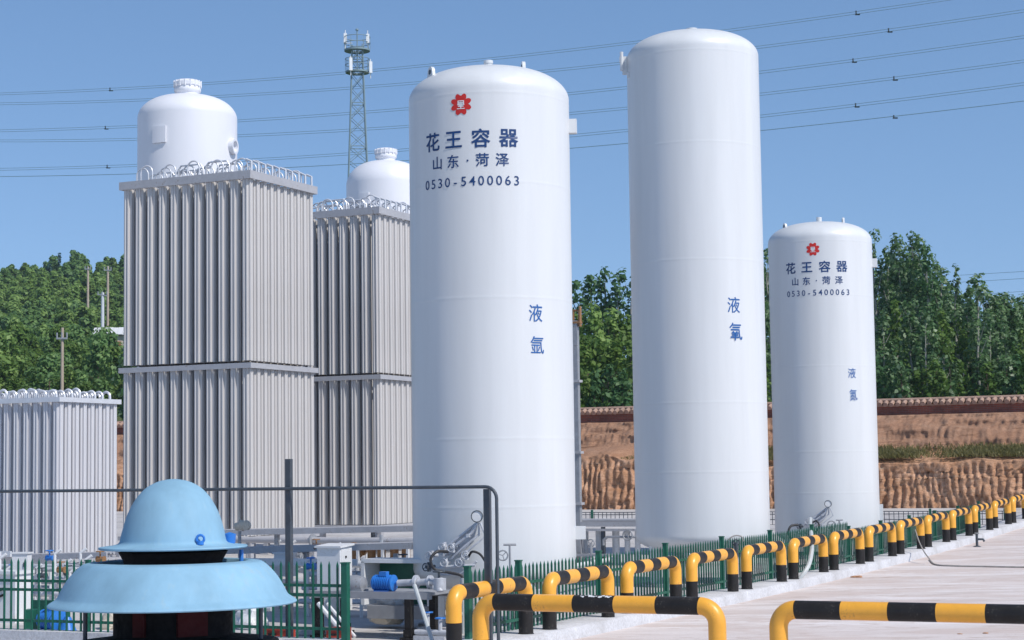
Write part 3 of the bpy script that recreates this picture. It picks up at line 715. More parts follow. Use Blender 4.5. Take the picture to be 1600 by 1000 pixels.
def emblem(parent, R, ang, zc, s):
    mb = MB(); pol = []
    for k in range(8):
        a = rad(22.5+45*k); pol.append(ell(.62*s*math.cos(a), .62*s*math.sin(a), .38*s, .25*s, a))
    for sg in (1, -1): pol.append([(-.26*s, sg*.50*s), (.26*s, sg*.50*s), (.20*s, sg*.78*s), (-.20*s, sg*.78*s)][::sg])
    on_shell_patch(mb, pol[:8], R, ang, zc, .005); on_shell_patch(mb, pol[8:], R, ang, zc, .0065)
    pol2 = [[(-.42*s, .02*s), (-.16*s, .02*s), (-.16*s, .26*s), (-.42*s, .26*s)]]
    e = mb.build('emblem', M['emblem_red'], parent, smooth=False)
    def bar(x0, y0, x1, y1): return [(x0*s, y0*s), (x1*s, y0*s), (x1*s, y1*s), (x0*s, y1*s)]
    mb = MB(); bars = [bar(-.30, .27, .30, .34), bar(-.30, .0, -.21, .27), bar(.21, .0, .30, .27), bar(-.21, .12, .21, .18), bar(-.34, -.07, .34, .0), bar(-.045, -.36, .045, -.07), bar(-.27, -.22, -.045, -.155), bar(.045, -.22, .27, -.155), bar(-.36, -.42, .36, -.35)]
    on_shell_patch(mb, bars, R, ang, zc, .009); mb.build('emblem_glyph', M['emblem_white'], e, smooth=False)

# ------------------------------------------------------------------ the three tanks along the kerb
def DOME(R, d, q): return (R*math.cos(q)**.74 if q < 1.57 else 0.0, d*math.sin(q)**1.08)
def tank(label, a, b, R, zbot, ztop, dome, name='storage_tank'):
    p = S(a, b); t = thing(name, label, 'tank', (p.x, p.y, gz(b)))
    g = gz(b); zb, zt = zbot-g, ztop-g
    view = math.atan2(-p.y, -p.x)
    prof = []
    hb = .36
    for i in range(11): q = i/10*math.pi/2; prof.append((R*math.sin(q)**.72 if i else 0, zb-hb*math.cos(q)**1.0))
    prof.append((R, zb+.03))
    zs = zt-dome; seams = [zs-.10]+[zb+(zs-zb)*f for f in (.13, .27, .56, .80)]
    for z in sorted(seams): prof += [(R, z-.05), (R, z-.018), (R+.0013, z-.007), (R+.0013, z+.007), (R, z+.018), (R, z+.05)]
    prof.append((R, zs)); prof += [(DOME(R, dome, q)[0], zs+DOME(R, dome, q)[1]) for q in [i/18*math.pi/2 for i in range(1, 19)]]
    mb = MB(); mb.lathe(prof, 112); mb.build('shell', M['tank'], t, 60)
    for k in range(4):
        q = view+rad(-62+90*k); c = Vector((math.cos(q)*R*.80, math.sin(q)*R*.80, 0)); mb = MB()
        mb.tube([(c.x, c.y, .02), (c.x, c.y, zb+.1)], .13, 14); mb.box((c.x, c.y, .02), (.46, .46, .04), 0, q); mb.build('leg', M['tank'], t)
    mb = MB(); mb.lathe([(R*.95, -.05), (R*.95, .06), (0, .06)], 40); mb.build('foundation_pad', M['kerb'], t)
    return t, R, view, zb, zt, g
def shell_pt(R, view, phi, z, off=0.0): q = view+rad(phi); return Vector(((R+off)*math.cos(q), (R+off)*math.sin(q), z))
def lug(t, R, view, phi, rr, z, s=1.0, lean=.15):
    c = shell_pt(rr, view, phi, z); mb = MB(); w = .075*s; h = .2*s
    ol = [(-w*1.5, -.08), (w*1.5, -.08), (w, h-w)]+[(w*math.cos(q), h-w+w*math.sin(q)) for q in [math.pi*i/8 for i in range(1, 8)]]+[(-w, h-w)]
    Mx = Matrix.Translation(c) @ Matrix.Rotation(view+rad(phi)+math.pi/2, 4, 'Z') @ Matrix.Rotation(rad(90), 4, 'X') @ Matrix.Translation((0, 0, -.025))
    mb.prism(ol, 0, .05, 0, Mx)
    mb.lathe([(.0, -.03), (.035*s, -.03), (.035*s, .03), (0, .03)], 10, 1, c+Vector((0, 0, h-w)), (math.cos(view+rad(phi)), math.sin(view+rad(phi)), 0))
    mb.build('lifting_lug', [M['tank'], M['dark_steel']], t)
def bracket(t, R, view, phi, z, w=.14, h=.22, d=.13):
    mb = MB(); mb.box(shell_pt(R, view, phi, z, d/2-.01), (d, w, h), 0, view+rad(phi)); mb.build('mounting_bracket', M['tank'], t)
def brand(t, R, view, g, zE, zL1, zL2, zL3, zS, ph, dph, sc, phS, stack):
    emblem(t, R, view+rad(ph[0]), zE, .172*sc)
    glyphs([(c, x, zL1, .30*sc, 1.0) for c, x in zip('花王容器', ph[1])], R, view, M['text_blue'], t, 'lettering', bold=.018)
    glyphs([(c, x, zL2, .215*sc, 1.0) for c, x in zip('山东·菏泽', ph[2])], R, view, M['text_blue'], t, 'lettering', bold=.014)
    s = '0530-5400063'; n = len(s)
    glyphs([(c, ph[3]+i*dph, zL3, .205*sc, .98) for i, c in enumerate(s)], R, view, M['text_blue'], t, 'lettering', bold=.006)
    for i, (c, z, sz) in enumerate(stack):
        if c in STROKES: strokes(c, phS+i*.9, z, sz*.95, R, view, M['text_bright'], t); continue
        glyphs([(c, phS+i*.9, z, sz, .9)], R, view, M['text_bright'], t, 'lettering', bold=.004)

def zpx(py, px, Y): return at(px, py, Y).z
# tank with the large lettering (argon)
T2, R2, V2, zb, zt, g = tank('white tank with red emblem and large blue lettering, nearest the yellow rails', -12.68, 26.08, 1.265, .90, 8.72, .50)
Yf = 27.8
def phi2(x): return math.degrees(math.asin(max(-.99, min(.99, (x-763)/125.5))))
brand(T2, R2, V2, g, zpx(163, 721, Yf), zpx(217, 735, Yf), zpx(251, 735, Yf), zpx(283, 735, Yf), 0,
      (phi2(721), [phi2(x) for x in (677, 709, 750, 792)], [phi2(x) for x in (684, 708, 730, 752, 782)], phi2(668.5)), (phi2(803)-phi2(668.5))/11, 1.0, phi2(829), [('液', zpx(488, 830, Yf), .285), ('氩', zpx(538, 832, Yf), .285)])
lug(T2, R2, V2, -63, 1.0, zt-.26, 1.15); lug(T2, R2, V2, 98, .56, zt-.075, 1.15)
mb = MB(); mb.tube([(0, 0, zt-.05), (0, 0, zt+.15)], .065, 16); mb.tube([(0, 0, zt+.11), (0, 0, zt+.155)], .075, 16); mb.build('top_nozzle', M['tank'], T2)
bracket(T2, R2, V2, 84, zpx(200, 890, 29)); bracket(T2, R2, V2, 84, zpx(832, 897, 29), .16, .2, .16)
# tallest tank (oxygen)
T3, R3, V3, zb3, zt3, g3 = tank('tallest plain white tank with two blue characters and no emblem', -12.92, 36.37, 1.375, 1.02, 11.48, .52)
def phi3(x): return math.degrees(math.asin(max(-.99, min(.99, (x-1084)/105))))
for ch_, x_, y_ in (('液', 1139, 476), ('氧', 1141, 518)): glyphs([(ch_, phi3(x_), zpx(y_, 1140, 37.1)-g3, .345, .9)], R3, V3, M['text_bright'], T3, 'lettering', bold=.004) if ch_ == '液' else strokes(ch_, phi3(x_), zpx(y_, 1140, 37.1)-g3, .335, R3, V3, M['text_bright'], T3)
mb = MB(); mb.tube([(0, 0, zt3-.05), (0, 0, zt3+.12)], .12, 16); mb.build('top_nozzle', M['tank'], T3)
mb = MB(); c = shell_pt(R3, V3, -82, zt3-.66, .02)
mb.box(c, (.16, .06, .38), 0, V3+rad(-82)); q = shell_pt(R3, V3, -80, zt3-.62, .12); mb.tube([(q.x, q.y, q.z-.16), (q.x, q.y, q.z+.24)], .035, 8); q2 = shell_pt(R3, V3, -88, zt3-.50, .10); mb.box(q2, (.1, .1, .12)); q = shell_pt(R3, V3, -74, zt3-.9, .02); mb.box(q, (.05, .05, .1))
mb.build('lifting_bracket', M['tank'], T3)
# smallest tank in line (nitrogen)
T4, R4, V4, zb4, zt4, g4 = tank('shortest-looking white tank with small red emblem, farthest along the yellow rails', -13.11, 46.34, 1.32, .74+.03, 8.64, .50)
Y4 = 46.25
def phi4(x): return math.degrees(math.asin(max(-.99, min(.99, (x-1279.5)/80.5))))
def z4(y, x): return zpx(y, x, Y4)-g4
brand(T4, R4, V4, g4, z4(389.5, 1269), z4(417, 1275), z4(438.5, 1275), z4(457, 1275), 0,
      (phi4(1269), [phi4(x) for x in (1234.5, 1259, 1286, 1312)], [phi4(x) for x in (1241, 1258, 1273, 1288, 1307)], phi4(1230.5)), (phi4(1320)-phi4(1230.5))/11, 1.0, phi4(1322.5), [('液', z4(583, 1323), .27), ('氮', z4(617, 1324), .27)])
lug(T4, R4, V4, -66, .95, zt4-.24, 1.1); lug(T4, R4, V4, 98, .62, zt4-.085, 1.1)
mb = MB(); mb.tube([(0, 0, zt4-.05), (0, 0, zt4+.15)], .07, 14); mb.build('top_nozzle', M['tank'], T4)
bracket(T4, R4, V4, 84, z4(405, 1358)); bracket(T4, R4, V4, 86, z4(805, 1367), .2, .5, .09)

# valve and gauge groups on the tanks
def wheel(mb, c, ax, r, m=0):
    ax = Vector(ax).normalized(); u = ax.orthogonal().normalized(); w = ax.cross(u)
    mb.tube(arc(c, r, 0, 2*math.pi, 16, u, w), r*.16, 6, m, False)
    for k in range(3): a = k*2.1; mb.tube([Vector(c), Vector(c)+(u*math.cos(a)+w*math.sin(a))*r], r*.1, 5, m)
def manifold(t, R, view, pxphi, zpt, s):
    """gauge, slanting pipe bundle, valves: photo points (phi, z)"""
    def P(x, y, off): return shell_pt(R, view, pxphi(x), zpt(x, y), off)
    G = P(0, 0, .24); ax = shell_pt(1, view, pxphi(0), 0)
    mb = MB(); mb.lathe([(0, -.03), (.085*s, -.03), (.09*s, .0), (.09*s, .03), (.08*s, .035), (.076*s, .02), (0, .02)], 24, 0, G, ax); mb.lathe([(.078*s, .022), (0, .024)], 20, 1, G, ax); mb.build('gauge', [M['dark_steel'], M['white_paint']], t)
    mb = MB()
    for (q, off, r) in ((0, .20, .022), (9, .17, .018), (-8, .15, .018), (18, .22, .015)):
        mb.tube([P(0+q*.2, 10, off), P(-8+q, 26+q*.3, off), P(-26+q, 44+q*.3, off+.03), P(-44+q, 62+q*.5, off)], r*s, 8)
    for (x, y) in ((-12, 30), (-30, 46), (-44, 60)): mb.box(P(x, y, .1), (.28, .05*s, .05*s), 0, view+rad(pxphi(x)))
    mb.build('valve_piping', M['steel_bright'], t)
    mb = MB()
    Mx = [P(-2, 16, .12), P(-12, 20, .12), P(-34, 42, .12), P(-48, 62, .12), P(-26, 60, .12), P(-8, 40, .12)]
    ctr = sum(Mx, Vector())/6; mb.add([ctr]+Mx, [(0, i, i % 6+1) for i in range(1, 7)])
    n = shell_pt(1, view, pxphi(-24), 0)*.02; mb.add([ctr-n]+[p-n for p in Mx], [(0, i % 6+1, i) for i in range(1, 7)])
    mb.build('pipe_shadow_sheet', M['steel_bright'], t)  # grey sheet added in place of the pipes' shadow on the shell
    for (x, y) in ((-42, 48), (-31, 49), (-58, 62), (-14, 60), (-40, 72), (-22, 72), (-62, 80)):
        mb = MB(); c = P(x, y, .22); o = shell_pt(1, view, pxphi(x), 0); mb.tube([c-o*.12, c+o*.06], .028*s, 8); mb.tube([c-Vector((0, 0, .07*s)), c+Vector((0, 0, .07*s))], .03*s, 8)
        wheel(mb, c+o*.08, o, .055*s); mb.build('valve', M['dark_steel'] if random.random() < .3 else M['steel_bright'], t)
    mb = MB()
    mb.tube([P(-64, 84, .18), P(-30, 78, .24), P(-4, 76, .2)], .025*s, 8); mb.tube([P(-50, 92, .16), P(-22, 90, .2), P(-2, 70, .2)], .02*s, 8); mb.build('valve_piping', M['steel_bright'], t)
def ph_from(x0, cx, rx): return lambda dx: math.degrees(math.asin(max(-.98, min(.98, (x0+dx-cx)/rx))))
manifold(T2, R2, V2, ph_from(742, 763, 125.5), lambda dx, dy: zpx(806+dy, 742+dx, 27.8), 1.0)
manifold(T4, R4, V4, lambda dx: ph_from(1281, 1279.5, 80.5)(dx*.62), lambda dx, dy: zpx(787+dy*.58, 1281+dx*.62, 46.2)-g4, 1.0)
def hose(t, pts, r, mat, name='hose', n=26):
    """smooth curve through points (Catmull-Rom)"""
    p = [Vector(x) for x in pts]; p = [p[0]*2-p[1]]+p+[p[-1]*2-p[-2]]; out = []
    for i in range(1, len(p)-2):
        for k in range(8):
            u = k/8; out.append(.5*((2*p[i])+(p[i+1]-p[i-1])*u+(2*p[i-1]-5*p[i]+4*p[i+1]-p[i+2])*u*u+(3*p[i]-p[i-1]-3*p[i+1]+p[i+2])*u**3))
    out.append(p[-2]); mb = MB(); mb.tube(out, r, 8); return mb.build(name, mat, t)
def L2(x, y, off): 
    q = at(x, y, 27.7-off); return q-Vector((T2.location.x, T2.location.y, T2.location.z))
hose(T2, [L2(700, 862, .1), L2(683, 862, .25), L2(673, 874, .3), L2(680, 890, .3), L2(704, 895, .3), L2(720, 899, .3), L2(724, 908, .3)], .022, M['rubber'])
mb = MB(); mb.tube([L2(724, 905, .3), L2(724, 990, .3)], .035, 10); mb.tube([L2(724, 903, .3), L2(724, 915, .3)], .05, 10); mb.build('drain_pipe', M['hose_grey'], T2)
hose(T2, [L2(732, 870, .2), L2(738, 862, .3), L2(750, 866, .3), L2(760, 880, .3)], .018, M['rubber'])
hose(T2, [L2(724, 950, .3), L2(718, 968, .35), L2(708, 972, .3)], .012, M['hose_grey'])
def L4(x, y, off): return at(x, y, 46.1-off)-Vector(T4.location)
hose(T4, [L4(1247, 820, .1), L4(1236, 822, .2), L4(1232, 832, .25), L4(1237, 842, .25), L4(1250, 846, .25), L4(1264, 846, .2)], .03, M['rubber'])
hose(T4, [L4(1270, 816, .1), L4(1276, 814, .3), L4(1280, 822, .3), L4(1274, 832, .3)], .022, M['rubber'])
wh = [at(1268, 813, 45.6), at(1266, 811, 43.5), at(1266, 822, 40.8), at(1268, 842, 38.6), at(1268, 862, 37.7), at(1263, 884, 37.25), at(1250, 903, 37.1), at(1238, 911, 37.2)]
o = hose(None, wh, .045, M['hose_grey'], 'filling_hose'); tag(o, 'pale hose hanging from the valves of the smallest tank down over the yellow rail', 'hose')
mb = MB()
c = at(797, 890, 26.4); mb.tube([(c.x, c.y, .0), (c.x, c.y, c.z+.35)], .016, 8); mb.tube([(c.x-.09, c.y, c.z+.35), (c.x+.09, c.y, c.z+.35)], .016, 8); mb.tube([(c.x, c.y, 0), (c.x, c.y, c.z-.1)], .06, 10); wheel(mb, (c.x-.1, c.y, c.z+.2), (0, 1, 0), .07)
tag(mb.build('valve_spindle', M['steel']), 'thin T-handled valve spindle standing between the lettered tank and green fence', 'valve')
c = at(1312, 832, 44.8); mb = MB(); mb.tube([(c.x, c.y, .1), (c.x, c.y, c.z+.30)], .022, 8); mb.tube([(c.x-.08, c.y, c.z+.3), (c.x+.08, c.y, c.z+.3)], .02, 8); mb.tube([(c.x-.2, c.y, .1), (c.x-.2, c.y, c.z+.15)], .04, 8); wheel(mb, (c.x-.2, c.y-.05, c.z+.18), (0, 1, 0), .1)
tag(mb.build('valve_spindle', M['steel']), 'small valve spindles at the foot of the smallest white tank', 'valve')
c = at(1150, 848, 34.9); p = Vector((c.x, c.y, 0)); T3c = Vector(T3.location); mb = MB(); wheel(mb, c-T3c, (0, 1, .3), .06); mb.tube([c-T3c, Vector((c.x, c.y, .1))-T3c], .035, 8); mb.build('valve', M['dark_steel'], T3)
hose(T3, [at(1132, 868, 34.9)-T3c, at(1134, 850, 34.9)-T3c, at(1145, 838, 34.9)-T3c, at(1158, 838, 34.9)-T3c, at(1161, 846, 34.9)-T3c], .013, M['cable'])

# the two far white tanks behind the vaporizers
def far_tank(label, px, ytop, ysh, xl, xr, Y):
    top = at(px, ytop, Y); R = (at(xr, 300, Y).x-at(xl, 300, Y).x)/2; zsh = at(px, ysh, Y).z
    a, b = to_site(top.x, top.y); g = gz(min(b, 70)); t = thing('storage_tank', label, 'tank', (top.x, top.y, g)); view = math.atan2(-top.y, -top.x)
    zt, zs = top.z-g, zsh-g; d = zt-zs; prof = [(0, .5), (R*.8, .55), (R, .95)]
    for z in (2.5, 4.5, 6.5, 8.5, 10.5): prof += [(R, z-.06), (R, z-.02), (R+.004, z), (R, z+.02), (R, z+.06)]
    prof.append((R, zs))
    for i in range(1, 15): q = i/14*math.pi/2; prof.append((R*math.cos(q)**.72 if i < 14 else 0, zs+d*math.sin(q)**1.1))
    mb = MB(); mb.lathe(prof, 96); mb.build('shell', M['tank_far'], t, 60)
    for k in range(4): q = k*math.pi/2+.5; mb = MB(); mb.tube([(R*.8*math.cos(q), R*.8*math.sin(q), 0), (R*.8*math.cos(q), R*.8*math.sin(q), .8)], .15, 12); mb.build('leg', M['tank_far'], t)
    rn = .385*R/1.49; mb = MB()
    mb.lathe([(rn*.92, zt-.12), (rn*.90, zt+.06), (rn*1.04, zt+.12), (rn*1.06, zt+.2), (rn*1.0, zt+.24), (rn*1.0, zt+.28), (rn*1.08, zt+.3), (rn*1.1, zt+.40), (rn*.9, zt+.47), (rn*.5, zt+.5), (0, zt+.5)], 36)
    for k in range(16): q = k*math.pi/8; mb.tube([(rn*1.06*math.cos(q), rn*1.06*math.sin(q), zt+.26), (rn*1.06*math.cos(q), rn*1.06*math.sin(q), zt+.45)], .025, 6)
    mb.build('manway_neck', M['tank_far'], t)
    mb = MB(); ph = -33
    for k in range(5):
        q = shell_pt(R, view, ph+(k-2)*3.4, zs-.72, .03); mb.box(q, (.05, .095, .5), 0, view+rad(ph+(k-2)*3.4))
    mb.build('name_plate', M['tank_far'], t)
    if Y < 60:
        c = shell_pt(R, view, 62, zs-.95, .02); ax = shell_pt(1, view, 66, 0); mb = MB(); mb.lathe([(.24, -.15), (.24, .10), (.17, .10), (.17, -.1), (0, -.1)], 24, 0, c, ax); mb.build('side_nozzle', M['tank_far'], t)
far_tank('white far tank with ribbed cap neck rising behind the tallest two-tier vaporizer', 293, 150, 186, 216.5, 370.5, 56)
far_tank('white far tank with dome peeping between the lattice tower and the lettered tank', 603, 252, 290, 541, 665, 70)

# ------------------------------------------------------------------ ambient vaporizers: racks of finned tubes
def star(r, core=.04, th=.013, n=8, rot=0.0):
    pts = []
    for k in range(n):
        a = rot+2*math.pi*k/n; ca, sa = math.cos(a), math.sin(a); h = th/2
        pts += [(r*ca+h*sa, r*sa-h*ca), (r*ca-h*sa, r*sa+h*ca)]; a2 = a+math.pi/n; pts.append((core*math.cos(a2), core*math.sin(a2)))
    return pts
def vaporizer(label, a, b, tiers, nx, ny, W, D, mat, topband=.20, bend_r=.02, bend_h=.17, sparse=1, bandmat='frame_grey', rings=False):
    t = site_thing('finned_vaporizer', label, 'vaporizer', a, b); g = gz(b); px, py = W/nx, D/ny; r = min(px, py)*.42
    st = star(r, r*.68, .022, 8, rad(22.5))
    proto_t = {}
    for ti, (z0, z1) in enumerate(tiers):
        z0, z1 = z0-g, z1-g; last = ti == len(tiers)-1; band = topband if last else .13
        def fin(mb, x, y): mb.add([(x+p, y+q, z) for z in (z0, z1-band+.01) for p, q in st], [(i, (i+1) % 24, 24+(i+1) % 24, 24+i) for i in range(24)])
        rest = MB()
        for i in range(nx):
            for j in range(ny):
                x, y = -(i+.5)*px, (j+.5)*py
                if j == 0 or i == 0:
                    if ti not in proto_t:
                        mb = MB(); fin(mb, 0, 0); o = mb.build('finned_tube', mat, t, 25); o.location = (x, y, 0); proto_t[ti] = o
                    else: o = proto_t[ti].copy(); COL.objects.link(o); o.parent = t; o.location = (x, y, 0)
                else: fin(rest, x, y)
        o = rest.build('finned_tube_bundle', mat, t, 25); o['kind'] = 'stuff'
        mb = MB(); e = .06; zc = z1-band/2
        k_ = .045                                                     # the bands sit almost flush with the fin tips
        mb.box((-W/2, k_-e/2, zc), (W+2*e-2*k_, e, band)); mb.box((-W/2, D-k_+e/2, zc), (W+2*e-2*k_, e, band))
        mb.box((e/2-k_, D/2, zc), (e, D-2*k_, band-.004)); mb.box((-W-e/2+k_, D/2, zc), (e, D-2*k_, band-.004))
        for i in range(nx): mb.box((-(i+.5)*px, D/2, z1-.03), (.05, D-.1, .045))
        mb.build('band_frame', M[bandmat], t)
        if not last or len(tiers) == 1 or True:
            mb = MB(); zc = z0-.06
            mb.box((-W/2, .0, zc), (W, .09, .10)); mb.box((-W/2, D, zc), (W, .09, .10)); mb.box((0, D/2, zc), (.09, D-.1, .098)); mb.box((-W, D/2, zc), (.09, D-.1, .098))
            if ti == 0: mb.build('base_frame', M['frame_grey'], t)
    zb = tiers[0][0]-g
    for (x, y) in ((-.1, .1), (-W+.1, .1), (-.1, D-.1), (-W+.1, D-.1), (-W/2, .1), (-W/2, D-.1)):
        mb = MB(); mb.box((x, y, zb/2-.05), (.14, .14, zb-.1)); mb.box((x, y, .015), (.3, .3, .03)); mb.build('leg', M['frame_grey'], t)
    zt = tiers[-1][1]-g; rest = MB(); made = 0
    for j in range(ny):
        i = 0 if rings else j % 2
        while i < nx-1:
            x0, x1 = -(i+.5)*px, -(i+1.5)*px; y = (j+.5)*py
            if rings: x0, x1 = -(i+.72)*px, -(i+1.48)*px
            R_ = (x0-x1)/2; hh = bend_h+random.uniform(-.03, .05)
            pts = [(x0, y, zt-.05), (x0, y, zt+hh)]+[tuple(p) for p in arc(((x0+x1)/2, y, zt+hh), R_, 0, math.pi, 9, (1, 0, 0), (0, 0, 1))][1:]+[(x1, y, zt-.05)]
            if j == 0 or i < 2:
                mb = MB(); mb.tube(pts, bend_r, 7, 0, False); mb.build('return_bend', M['bend'], t); made += 1
            elif random.random() < sparse: rest.tube(pts, bend_r, 6, 0, False)
            i += 1 if rings else 2
    if len(tiers) == 2:                                  # long loops and a header pipe lying over the top
        for k in range(16):
            y = D*random.uniform(.1, .95); x0 = -W*random.uniform(.15, .8); w_ = random.uniform(.55, .8)
            rest.tube([(x0, y, zt), (x0, y, zt+.26), (x0-.08, y, zt+.36), (x0-w_+.08, y, zt+.36), (x0-w_, y, zt+.26), (x0-w_, y, zt)], .024, 6, 0, False)
        for k in range(ny): rest.tube([(-.06, (k+.5)*py, zt-.02), (-.06, (k+.5)*py, zt+.24), (-.22, (k+.5)*py, zt+.31)], .03, 6)
    o = rest.build('return_bend_cluster', M['bend'], t); o['kind'] = 'stuff'
    return t
vaporizer('tallest two-tier grey vaporizer of finned tubes behind the blue roof fan', -24.98, 37.96, [(.90, 5.10), (5.16, 9.82)], 11, 10, 3.92, 3.12, M['alu'])
vaporizer('two-tier grey vaporizer half hidden between the nearer vaporizer and the lettered tank', -25.43, 45.16, [(.95, 5.12), (5.18, 9.84)], 11, 10, 3.92, 3.12, M['alu'])
vaporizer('low single-tier pale vaporizer with fat white return bends', -24.64, 30.39, [(.74, 4.03)], 12, 8, 3.1, 2.02, M['alu_light'], .10, .030, .05, 1, 'bend', True)

# slim grey vent column and low equipment frame seen in the gap beside the lettered tank
vc = site_thing('vent_column', 'slim grey vertical column with rusty head close behind the lettered tank', 'column', -18.12, 42)
mb = MB(); mb.box((0, 0, 3.0), (.13, .13, 6.0)); mb.build('shaft', M['steel'], vc)
for z in (1.5, 2.75, 4.5): mb = MB(); mb.box((0.02, -.02, z), (.22, .2, .06)); mb.build('clamp', M['frame_grey'], vc)
mb = MB(); mb.tube([(-.05, 0, 5.95), (-.05, 0, 6.25), (.1, 0, 6.25), (.1, 0, 5.85)], .035, 8); mb.box((.0, 0, 5.95), (.3, .16, .05)); mb.box((.13, 0, 6.1), (.03, .1, .5)); mb.build('vent_head', M['brown'], vc)
ef = site_thing('equipment_frame', 'low grey beam frame with white pump columns between the two largest tanks', 'equipment', -18.3, 42)
mb = MB(); mb.box((1.6, 0, 1.0), (3.6, .12, .12)); mb.box((1.6, .9, 1.0), (3.6, .12, .12)); mb.box((1.6, .45, 1.09), (3.4, .8, .04)); mb.box((1.6, -.05, .86), (3.5, .08, .06)); mb.build('beam', M['frame_grey'], ef)
for x in (.25, .62, 1.05, 1.35, 1.62, 2.05, 2.3, 2.6, 2.9): mb = MB(); mb.tube([(x, .25, 0), (x, .25, .86)], random.choice([.07, .09, .1]), 12); mb.build('column', M['white_paint'], ef)
for x in (.05, .82, 3.3): mb = MB(); mb.box((x, 0, .46), (.08, .1, .94)); mb.build('post', M['dark_steel'], ef)
mb = MB(); mb.tube([(.95, -.3, .5), (.95, -.3, .62), (1.05, -.3, .7), (1.9, -.3, .7), (1.95, -.3, .55)], .035, 8); wheel(mb, (.62, -.3, .55), (0, 1, 0), .09); mb.tube([(.62, -.3, .2), (.62, -.3, .55)], .04, 8); mb.box((.55, -.25, .26), (1.1, .3, .05)); wheel(mb, (1.6, -.35, .75), (0, 1, 0), .12); mb.build('pipework', M['steel'], ef)
mb = MB(); mb.box((-.1, -.2, .72), (.32, .3, .34)); mb.build('control_box', M['white_paint'], ef)
mb = MB(); mb.box((-.05, -.2, .28), (.3, .3, .5)); mb.box((2.75, -1.2, .42), (.2, .2, .5)); mb.build('transformer_box', M['grey_pad'], ef)
# white handrail behind the tallest tank
# ------------------------------------------------------------------ U-shaped black and yellow rails
def rail_mesh(L, H, r, parent, er=.17, bands=5):
    hb = H*.47
    for y in (0, L): mb = MB(); mb.tube([(0, y, -.02), (0, y, hb)], r*.985, 20); mb.lathe([(r*.98, .014), (r*1.12, .0), (r*1.12, -.01)], 20, 0, (0, y, 0)); mb.build('post', M['black'], parent)
    for y, sg in ((0, 1), (L, -1)):
        pts = [(0, y, hb-.004), (0, y, H-er-r*.0)]+[tuple(p) for p in arc((0, y+sg*er, H-er), er, math.pi, math.pi/2, 10, (0, sg, 0), (0, 0, 1))][1:]
        mb = MB(); mb.tube(pts, r, 22); mb.build('elbow', M['yellow'], parent)
    y0, y1 = er, L-er; w_ = (y1-y0)/bands; pts, mats = [(0, y0, H)], []
    for k in range(bands): pts.append((0, y0+w_*(k+1), H)); mats.append(k % 2)
    mb = MB(); mb.tube(pts, r*.992, 22, mats=mats); mb.build('crossbar', [M['black'], M['yellow']], parent)
ORD = ['first', 'second', 'third', 'fourth', 'fifth', 'sixth', 'seventh', 'eighth', 'ninth', 'tenth', 'eleventh', 'twelfth', 'thirteenth', 'fourteenth', 'fifteenth']
GR = 'striped guard rails along the kerb'
def kerb_label(k): return ORD[k]+' black and yellow guard rail on the kerb, counted from the lettered tank'
rp = site_thing('guard_rail', kerb_label(0), 'guard rail', -10.82, 21.05, .172, GR); rail_mesh(2.15, .692, .102, rp)
for k in range(1, 15):
    b = 21.05+2.935*k; o = copy_tree(rp); o['label'] = kerb_label(k); o.location = S(-10.82, b, gz(b+1)+.17)
    o.rotation_euler = (math.atan((gz(b+2.1)-gz(b))/2.1), 0, SR)
# two rails across the front of the apron
fr = thing('guard_rail', 'large near black and yellow rail with chipped white patch, in front of the lettered tank', 'guard rail', S(-9.98, 20.12, 0), SR-rad(90), 'striped guard rails across the apron')
rail_mesh(2.98, .835, .102, fr, .2)
o = copy_tree(fr); o['label'] = 'large near black and yellow rail standing alone on the bare concrete apron'; o.location = S(-6.20, 19.86, 0)
for ch in list(o.children): pass
mb = MB()
for k in range(9):
    y = 1.30+k*.045+random.uniform(-.01, .01); s_ = random.uniform(.012, .03); z = .835+.102*.93+random.uniform(-.012, .006)
    mb.lathe([(0, 0), (s_, 0), (s_*.6, .006), (0, .008)], 7, 0, (-.035+random.uniform(-.02, .01)+.0, y, z-.006))
# chipped paint on the front side of the first rail
pch = MB()
for k in range(14):
    y = 1.32+k*.03+random.uniform(-.012, .012); a = rad(random.uniform(52, 80)); s_ = random.uniform(.010, .024); n = Vector((math.cos(a), 0, math.sin(a))); c = Vector((0, y, .835))+n*.1028
    u = Vector((0, 1, 0)); v_ = n.cross(u); pch.add([c]+[c+(u*math.cos(q)*1.3+v_*math.sin(q))*s_*random.uniform(.6, 1.2) for q in [i*1.047 for i in range(6)]], [(0, i, i % 6+1) for i in range(1, 7)])
pch.build('paint_chip', M['white_paint'], fr, smooth=False)

# ------------------------------------------------------------------ green palisade fences
def picket_panel(L, h, pitch, parent, origin, rails, w=.034, th=.02, name='picket_panel', double=False):
    """a bay along +y from the origin: pointed flat pickets on rails"""
    mb = MB(); n = int(L/pitch)
    for i in range(n):
        y = (i+.5)*L/n; hh = h+random.uniform(-.006, .006)
        mb.box((0, y, hh/2), (th, w, hh)); mb.add([(-th/2, y-w/2, hh), (th/2, y-w/2, hh), (th/2, y+w/2, hh), (-th/2, y+w/2, hh), (0, y, hh+.06)], [(0, 1, 4), (1, 2, 4), (2, 3, 4), (3, 0, 4)])
    for z in rails: mb.box((.018, L/2, z), (.03, L, .04))
    o = mb.build(name, M['green'], parent, smooth=False); o.location = origin; return o
def fence_post(parent, loc, h, s=.075):
    mb = MB(); mb.box((0, 0, h/2), (s, s, h)); mb.box((0, 0, h+.008), (s+.016, s+.016, .018)); o = mb.build('post', M['green'], parent, smooth=False); o.location = loc; return o
kf = site_thing('palisade_fence', 'long green palisade fence with pointed pickets behind the kerb guard rails', 'fence', -11.25, 22.3, 0)
b0s = [22.3, 23.9]+[23.9+2.93*k for k in range(1, 12)]; p_post = None; panel = None
